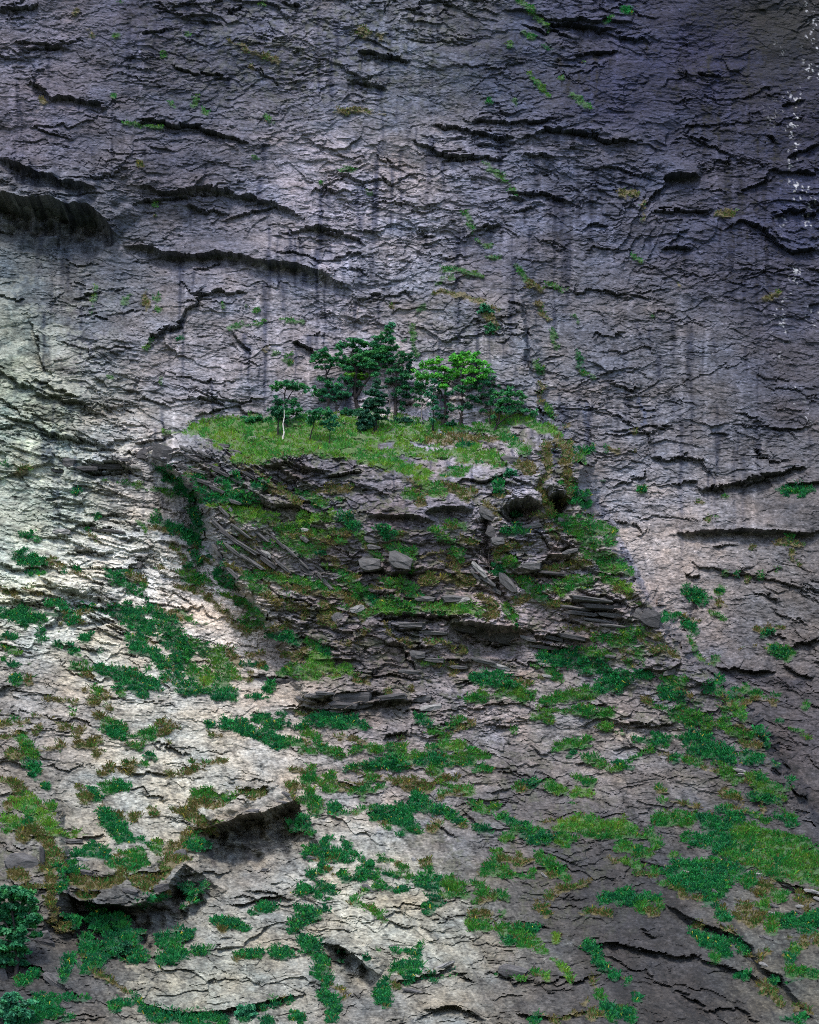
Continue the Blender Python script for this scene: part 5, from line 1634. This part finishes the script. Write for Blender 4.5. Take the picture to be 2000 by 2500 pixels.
# tone, owner (w wall, b buttress, s slope), centre u v, length, thickness (sheet units), tilt in degrees (down to the right)
BLOCKS = """
d b 352 1112 42 26 10;d b 395 1106 60 44 25;d b 372 1098 30 16 -20
d w 262 1138 86 16 4;d w 215 1146 60 12 2;m w 300 1128 50 10 4;d w 138 1146 34 16 8;m w 165 1128 46 24 15
p s 330 1142 40 9 4
m s 330 1380 44 18 8;m s 255 1294 70 10 6;m s 290 1300 40 9 6;p s 152 1300 50 14 0
m b 455 1098 44 9 22;d b 470 1120 52 10 24;m b 500 1110 46 9 24;d b 520 1140 50 10 24;d b 450 1140 40 10 26;m b 485 1150 50 9 25;d b 540 1155 56 10 28;m b 575 1145 40 9 24;d b 500 1178 52 10 20;m b 470 1190 44 8 18;d b 530 1196 50 10 22;m b 580 1175 46 8 28;d b 610 1160 50 9 30
m b 545 1090 40 9 8;m b 575 1102 36 8 10;m b 520 1078 40 8 12
m b 575 1228 36 10 14;p b 560 1240 26 9 38;m b 548 1250 40 10 44;m b 540 1290 66 11 40;d b 560 1310 80 12 38;m b 590 1300 70 9 38;m b 600 1335 90 10 38;d b 630 1345 70 10 38;m b 570 1345 70 10 42;p b 648 1352 36 14 20;m b 620 1375 80 10 36;d b 655 1375 60 13 34;m b 690 1385 60 9 36;m b 640 1310 50 8 38;d b 680 1325 60 9 40;m b 710 1350 56 9 42;m b 735 1370 60 9 44;d b 750 1395 60 10 40;m b 780 1385 46 8 44;m b 745 1318 30 12 36;p b 745 1295 24 9 12
m b 545 1380 50 12 50;m b 530 1345 46 12 56;m b 570 1400 50 11 50
m b 905 1382 66 34 6;m b 978 1376 74 40 22;m b 905 1320 40 16 14;m b 912 1338 36 14 10;m b 790 1415 50 10 46;m b 800 1428 46 9 44;m b 825 1510 30 30 60;p b 872 1488 40 18 -30
m b 1180 1080 30 9 16;m b 1205 1092 34 9 24;m b 1245 1122 50 18 6;d b 1280 1123 16 10 0
m b 1190 1258 60 26 28;d b 1205 1300 44 34 10;m b 1215 1325 40 22 4;m b 1135 1358 40 10 8;m b 1300 1285 60 12 -8;m b 1370 1270 20 12 10;m b 1392 1350 50 12 -10
m b 1295 1388 56 20 6;d b 1350 1400 80 8 5;m b 1240 1425 70 26 50;p b 1170 1392 60 14 46;m b 1190 1420 50 14 40;m b 1160 1405 40 12 50;m b 1210 1445 36 12 30
m b 1110 1465 70 20 4;p b 1130 1468 40 12 -14;m b 1040 1462 60 14 6
m b 1440 1470 110 11 8;d b 1470 1485 120 12 8;m b 1410 1486 90 9 7;m b 1500 1502 90 12 10;d b 1420 1500 100 11 9;m b 1475 1516 110 10 9;m b 1560 1500 30 30 30;d b 1588 1512 62 44 12;m b 1500 1530 80 9 8
d b 1240 1545 70 50 20;d b 1185 1540 80 34 12;d b 1130 1528 80 20 10;m b 1340 1556 90 11 12;d b 1395 1560 80 12 12;m b 1330 1580 90 9 10;m b 1290 1560 50 10 14
m b 1000 1528 90 14 4;m b 1060 1545 80 12 6;p b 1215 1626 70 12 16;m b 1180 1614 70 12 10;m b 1020 1600 46 20 6;m b 1060 1612 60 12 6;m b 1000 1640 60 12 8;m b 1120 1630 50 10 8
m b 770 1703 56 12 6;m b 795 1698 50 11 4;d b 860 1706 110 34 -4;d b 840 1722 80 16 8;m b 830 1735 60 12 -10;d b 880 1722 66 24 -14;d b 960 1704 80 13 -6;d b 1030 1706 70 16 -8;m b 740 1707 40 10 6;d b 700 1662 60 12 4;m b 660 1656 50 10 6;d b 640 1648 40 10 4
m s 1036 1707 44 18 -6;p s 1052 1728 64 16 -8;m s 1110 1728 20 14 30
p s 1612 1646 38 12 18;m s 1640 1640 50 18 -10;m s 1490 1604 30 9 6;p s 1325 1622 30 6 4;p s 1338 1652 36 8 8
p s 1805 1880 36 6 10;m s 1812 1886 40 5 10;p s 1816 1891 34 5 8;m s 1800 1893 30 5 8
p s 1676 2130 20 9 10;p s 1852 2134 24 7 6;m s 1748 2180 30 9 34;p s 1886 2230 22 7 8;m s 1890 2212 30 7 20;p s 1955 2214 28 9 16;m s 1952 2228 24 7 30;p s 1978 2176 46 9 16;m s 1935 2166 56 9 20;m s 1962 2190 44 8 18;p s 2000 2196 36 8 20;m s 1800 2295 30 9 36;m s 1838 2345 34 11 34;p s 1862 2355 30 8 26;m s 1870 2290 40 8 18;m s 1770 2262 30 8 40
m s 1252 2372 76 32 6;p s 1330 2138 24 6 30;p s 1010 2098 14 10 50
m s 690 1962 30 9 0;m s 620 1985 44 10 -4;m s 700 1942 24 12 20
m s 222 2132 50 14 6;m s 175 2055 70 12 0;p s 205 2100 40 10 6;m s 190 2212 50 20 10;m s 325 2178 40 14 10;d s 400 2170 46 20 -20;m s 440 2085 22 36 70
d s 105 2110 16 90 2;m s 55 2110 90 60 4;d s 5 2390 30 70 -10;d s 110 2300 60 20 24;m s 100 2290 60 30 -20;m s 140 2400 90 26 36;m s 330 2340 30 9 0
m s 645 2122 20 8 4;m s 760 2095 22 10 10;m s 898 2170 34 14 36;m s 1010 2420 60 10 10;p s 1080 2360 70 9 -24
"""
own = {'w': cliff, 'b': buttress, 's': apron}; rs = np.random.RandomState(5)
for line in BLOCKS.replace('\n', ';').split(';'):
    f = line.split()
    if len(f) != 7: continue
    u, v, ln, th, an = [float(x) for x in f[2:]]
    p = at_sheet(u, v)[0]; k = .0382*(p[1] - CAM[1])/250; o = link('rock_slab', SLABS[f[0]][rs.randint(6)], own[f[1]])
    dep = max(.5, min(1.5, ln*k*.4))*(1 if th > 12 else .8)
    o.location = p + np.array([0, -dep*.12, 0]); o.scale = (ln*k*.98, dep, th*k*1.05)
    o.rotation_euler = (math.radians(rs.uniform(-6, 14)), math.radians(an + rs.uniform(-4, 4)), math.radians(rs.uniform(-12, 12)))

# ------------------------------------------------------------------ valley floor in front of the cliff
g = np.array([(-1500,-1500,-7.6),(1500,-1500,-7.6),(1500,120,-7.6),(-1500,120,-7.6)], float)
GROUND, n, bs = new_mat('valley_turf', .95, .1)
nz = node(n, 'ShaderNodeTexNoise', Scale=.15, Detail=6.0); tc = node(n, 'ShaderNodeTexCoord'); n.links.new(tc.outputs['Object'], nz.inputs['Vector'])
cr = node(n, 'ShaderNodeValToRGB'); cr.color_ramp.elements[0].color = (.03,.06,.02,1); cr.color_ramp.elements[1].color = (.09,.11,.05,1); n.links.new(nz.outputs[0], cr.inputs[0]); n.links.new(cr.outputs[0], bs.inputs['Base Color'])
link('valley_ground', mesh('valley_ground', g, [0,1,2,3], 4, None, GROUND), kind='structure')
